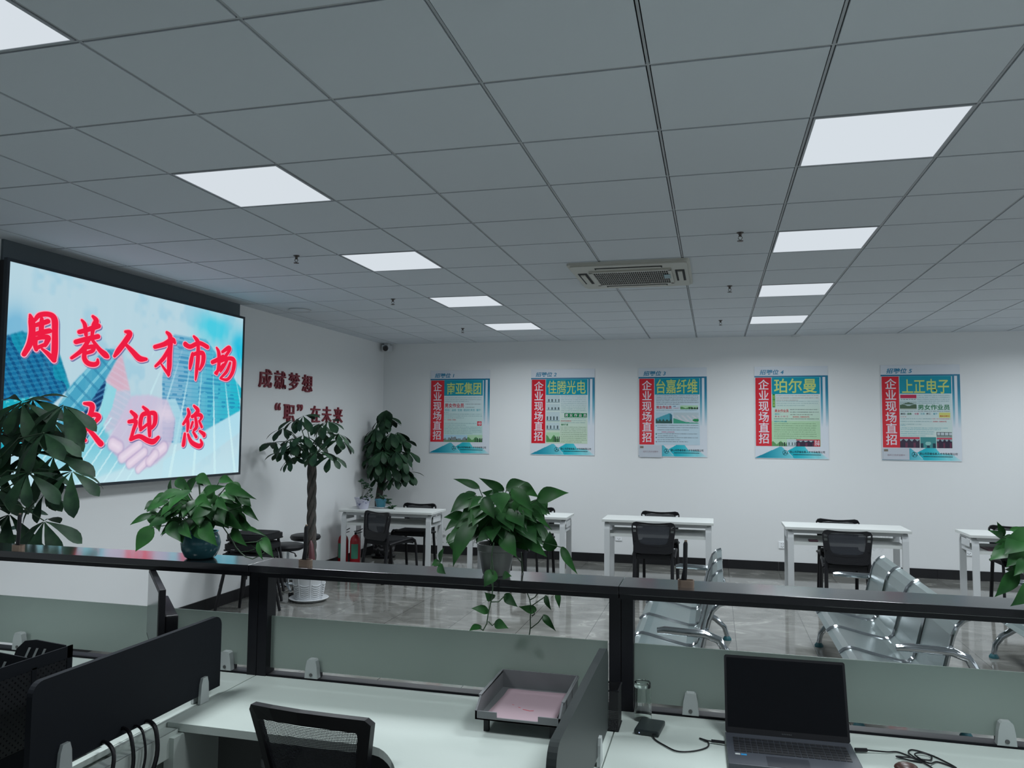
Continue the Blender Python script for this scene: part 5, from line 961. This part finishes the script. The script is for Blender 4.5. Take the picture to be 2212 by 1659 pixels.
# ------------------------------------------------------------ mesh office chair in the foreground
m_net = M('chair_net', (.03, .033, .04), .6)
def netmat(m):
    b = m.node_tree.nodes['Principled BSDF']; tc = N(m, 'ShaderNodeTexCoord'); s = N(m, 'ShaderNodeSeparateXYZ'); L(m, tc.outputs['Object'], s.inputs[0]); outs = []
    for o, f in ((s.outputs[0], 1500), (s.outputs[2], 1150)):
        k = N(m, 'ShaderNodeMath', operation='MULTIPLY'); k.inputs[1].default_value = f; L(m, o, k.inputs[0]); q = N(m, 'ShaderNodeMath', operation='SINE'); L(m, k.outputs[0], q.inputs[0]); g = N(m, 'ShaderNodeMath', operation='GREATER_THAN'); g.inputs[1].default_value = .25; L(m, q.outputs[0], g.inputs[0]); outs.append(g.outputs[0])
    mxm = N(m, 'ShaderNodeMath', operation='MAXIMUM'); L(m, outs[0], mxm.inputs[0]); L(m, outs[1], mxm.inputs[1]); L(m, mxm.outputs[0], b.inputs['Alpha'])
netmat(m_net)
t = thing('office_chair', 'black mesh-backed office chair in front of the middle desk', 'chair', (.258, .0, 0), R(-4.5)); t.scale = (1.03, 1, .935)
def bk(x, z): # gently curved back: returns y
    return -.02-.045*(x/.19)**2-(.92-z)*.28
OUT = [(-.186, .936), (-.10, .948), (0, .952), (.10, .948), (.186, .936), (.200, .918), (.178, .80), (.165, .70), (.16, .56), (.12, .50), (0, .49), (-.12, .50), (-.16, .56), (-.165, .70), (-.178, .80), (-.200, .915)]
INN = [(-.160, .895), (-.09, .905), (0, .908), (.09, .905), (.160, .895), (.163, .885), (.150, .80), (.137, .70), (.132, .57), (.10, .53), (0, .525), (-.10, .53), (-.132, .57), (-.137, .70), (-.150, .80), (-.163, .885)]
b = B(); ring(b.bm, OUT, INN, 'y', -.013, .013)
for v in b.bm.verts: v.co.y += -bk(v.co.x, v.co.z)
b.build('back_frame', m_black, t, world=False)
b = B(); nx_, nz_ = 12, 12
G = [[b.bm.verts.new(((-1+2*i/nx_)*(.135+.03*max(0, (z-.7)/.2)), 0, z)) for i in range(nx_+1)] for z in [.535+.365*j/nz_ for j in range(nz_+1)]]
for j in range(nz_):
    for i in range(nx_): b.bm.faces.new((G[j][i], G[j][i+1], G[j+1][i+1], G[j+1][i]))
for v in b.bm.verts: v.co.y = -bk(v.co.x, v.co.z)
b.build('mesh_back', m_net, t, world=False, fixn=False)
b = B(); b.prism(rrect(-.23, .23, .12, .54, .09, 6), 'z', .44, .485); b.build('seat', m_blackmatte, t, True, world=False)
b = B(); b.tube([(0, .15, .64), (0, .13, .50), (0, .19, .42), (0, .30, .40)], [.028, .026, .024, .024], 10); b.box(-.09, .09, .125, .14, .58, .63); b.build('back_support', m_black, t, world=False)
for s in (-1, 1):
    b = B(); b.prism(rrect(s*.235-.035, s*.235+.035, .20, .42, .03), 'z', .665, .69); am = b.build('armrest', m_grey, t, True, world=False)
    B().tube([(s*.235, .30, .665), (s*.245, .30, .55), (s*.20, .30, .43)], .018, 8).build('arm_support', m_black, am, world=False)
B().cyl((0, .30, .12), (0, .30, .40), .025).build('gas_lift', m_black, t, True, world=False)
for k in range(5):
    a = k*2*math.pi/5+.3; c, s = math.cos(a), math.sin(a); l = B().tube([(0, .30, .12), (.16*c, .30+.16*s, .10), (.29*c, .30+.29*s, .07)], [.03, .022, .016], 8).build('base_leg', m_black, t, True, world=False)
    B().cyl((.29*c-.015*s, .30+.29*s+.015*c, .028), (.29*c+.015*s, .30+.29*s-.015*c, .028), .028).build('caster', m_black, l, True, world=False)
# ------------------------------------------------------------ plants standing on the ledge
m_clearpot = M('murky_glass_bowl', (.05, .16, .19), .12, Transmission_Weight=.35, IOR=1.3); m_greypot = M('translucent_grey_pot', (.17, .18, .17), .35, Transmission_Weight=.15)
def leafset(bm, L_, rng, fold=.16):
    for q in L_:
        a_, b_, w = Vector(q[:3]), Vector(q[3:6]), q[6]; n = Vector((rng.uniform(-.45, .45), -1, rng.uniform(.05, .6)))
        leaf(bm, a_, b_, w, n, rng.uniform(.03, .14), HEART, fold*rng.uniform(.6, 1.5), back=.12)
def fillers(bm, sb, cx, cy, z0, rng, n, rx, rz, ls):
    for k in range(n):
        a_ = rng.uniform(0, 6.28); e_ = rng.uniform(.15, 1.25); rr = rng.uniform(.45, 1)
        p = Vector((cx+rx*rr*math.cos(a_)*math.cos(e_*.9), min(cy+.09*rr*math.sin(a_)+.01, cy+.07), z0+.02+rz*rr*math.sin(e_)))
        d = Vector((p.x-cx, (p.y-cy)*.7, -.03)).normalized()+Vector((0, -.25, -rng.uniform(.1, .6))); d.normalize()
        l_ = ls*rng.uniform(.7, 1.15); leaf(bm, p, p+d*l_, l_*.72, (rng.uniform(-.3, .3), -.8, 1), .1, HEART, .2, back=.12)
        m_ = Vector((cx+(p.x-cx)*.35, cy+(p.y-cy)*.4, z0+(p.z-z0)*.65)); sb.tube([(cx+rng.uniform(-.02, .02), cy, z0-.02), m_, p], .0016, 5)
def stems(sb, L_, c, rng):
    for q in L_:
        p = Vector(q[:3]); m_ = c.lerp(p, .5)+Vector((0, 0, .03)); sb.tube([c+Vector((rng.uniform(-.03, .03), 0, 0)), m_, p], .0018, 5)
# left vine in a round glass bowl
cx, cy = -.578, .692
t = thing('potted_vine', 'leafy vine in a dark blue-green glass bowl at the left on the black ledge', 'potted plant', (cx, cy, LZ))
B().lathe([(0, .001), (.050, .001), (.060, .008), (.072, .035), (.076, .06), (.070, .085), (.062, .10), (.066, .106), (.061, .106), (.058, .098), (.066, .082), (.071, .06), (.067, .036), (.055, .012), (0, .010)], (cx, cy, LZ), 36).build('glass_bowl', m_clearpot, t, True)
B().lathe([(0, .013), (.050, .015), (.062, .036), (.066, .055), (0, .058)], (cx, cy, LZ), 24).build('dark_water', M('dark_water', (.012, .02, .024), .3), t, True)
rng = random.Random(2); fb, sb = B(), B(); leafset(fb.bm, POTHOS_LEFT, rng); fillers(fb.bm, sb, cx, cy, LZ+.10, rng, 60, .19, .19, .095); stems(sb, POTHOS_LEFT[:36], Vector((cx, cy, LZ+.09)), rng)
for v in VINE_L: sb.tube(v, .0022, 6)
for v in fb.bm.verts: v.co.z = max(v.co.z, LZ+.002) if v.co.y > .59 else v.co.z
fb.build('foliage', m_leafp, t, True, fixn=False); sb.build('stems', m_stem, t, True)
# middle vine in a grey pot with two trailing runners
cx, cy = .650, .690
t = thing('potted_vine', 'heart-leaved vine in a grey plastic pot on the ledge, runners trailing down', 'potted plant', (cx, cy, LZ))
B().lathe([(0, .001), (.046, .001), (.050, .01), (.064, .085), (.069, .088), (.070, .112), (.066, .112), (.062, .090), (.047, .012), (0, .01)], (cx, cy, LZ), 36).build('pot', m_greypot, t, True)
B().lathe([(0, .02), (.05, .02), (.062, .098), (0, .10)], (cx, cy, LZ), 24).build('soil', m_soil, t, True)
rng = random.Random(6); fb, sb = B(), B(); leafset(fb.bm, POTHOS_MID, rng); fillers(fb.bm, sb, cx+.005, cy+.01, LZ+.11, rng, 75, .155, .20, .095); stems(sb, [q for q in POTHOS_MID if q[2] > LZ+.08], Vector((cx, cy, LZ+.10)), rng)
for v in fb.bm.verts: v.co.z = max(v.co.z, LZ+.002) if .59 < v.co.y < .79 else v.co.z
leafset(fb.bm, VINE_A_LEAVES+VINE_B_LEAVES, rng, .12)
for v in VINE_A+VINE_B: sb.tube(v, .0021, 6)
sb.tube([(.655, .62, LZ+.10), (.655, .60, LZ+.03), (.655, .585, LZ+.01), VINE_A[0][3]], .002, 6)
sb.tube([(.70, .70, LZ+.09), (.73, .74, LZ+.04), (.72, .79, LZ+.01), VINE_B[0][2]], .002, 6)
fb.build('foliage', m_leafp, t, True, fixn=False); sb.build('stems', m_stem, t, True)
# right vine, mostly outside the frame
cx, cy = 2.40, .692
t = thing('potted_vine', 'vine at the right edge whose leaves hang over the black ledge', 'potted plant', (cx, cy, LZ))
B().lathe([(0, .001), (.046, .001), (.050, .01), (.064, .085), (.069, .088), (.070, .112), (.066, .112), (.062, .090), (.047, .012), (0, .01)], (cx, cy, LZ), 30).build('pot', m_greypot, t, True)
rng = random.Random(9); fb, sb = B(), B(); leafset(fb.bm, POTHOS_RIGHT, rng); fillers(fb.bm, sb, cx, cy, LZ+.11, rng, 20, .13, .13, .08); stems(sb, POTHOS_RIGHT, Vector((cx, cy, LZ+.10)), rng)
for v in fb.bm.verts: v.co.z = max(v.co.z, LZ+.002)
fb.build('foliage', m_leafp, t, True, fixn=False); sb.build('stems', m_stem, t, True)
# ------------------------------------------------------------ champagne-coloured pen stands with black pens
PENS = [(-1.405, .625, 'gold pen stand with a black pen at the left end of the ledge'), (-.088, .65, 'gold pen stand with a black pen in front of the braided tree'), (1.318, .66, 'gold pen stand with a black pen on the ledge right of the post')]
def pen(x, y, lb):
    t = thing('pen_stand', lb, 'pen stand', (x, y, LZ), 0, 'pen stands on the ledge')
    b = B(); ring(b.bm, rrect(x-.027, x+.027, y-.015, y+.015, .014), rrect(x-.024, x+.024, y-.012, y+.012, .011), 'z', LZ, LZ+.024); b.prism(rrect(x-.025, x+.025, y-.013, y+.013, .012), 'z', LZ, LZ+.004); b.build('holder', m_gold, t, False)
    B().tube([(x-.004, y, LZ+.006), (x-.003, y, LZ+.05), (x-.001, y, LZ+.143), (x, y, LZ+.150)], [.0055, .0075, .0078, .005], 10).build('pen', m_black, t, True)
    B().tube([(x, y, LZ+.150), (x, y, LZ+.155)], .0048, 8).build('pen_tip', m_gold, t, True)
    B().tube([(x-.012, y+.002, LZ+.005), (x-.012, y+.002, LZ+.03), (x-.006, y, LZ+.06)], .0042, 6).build('tether', m_black, t, True)
    return t
p0 = pen(*PENS[0][:2], PENS[0][2])
for x, y, lb in PENS[1:]: dup(p0, (x, y, LZ), 0, lb)
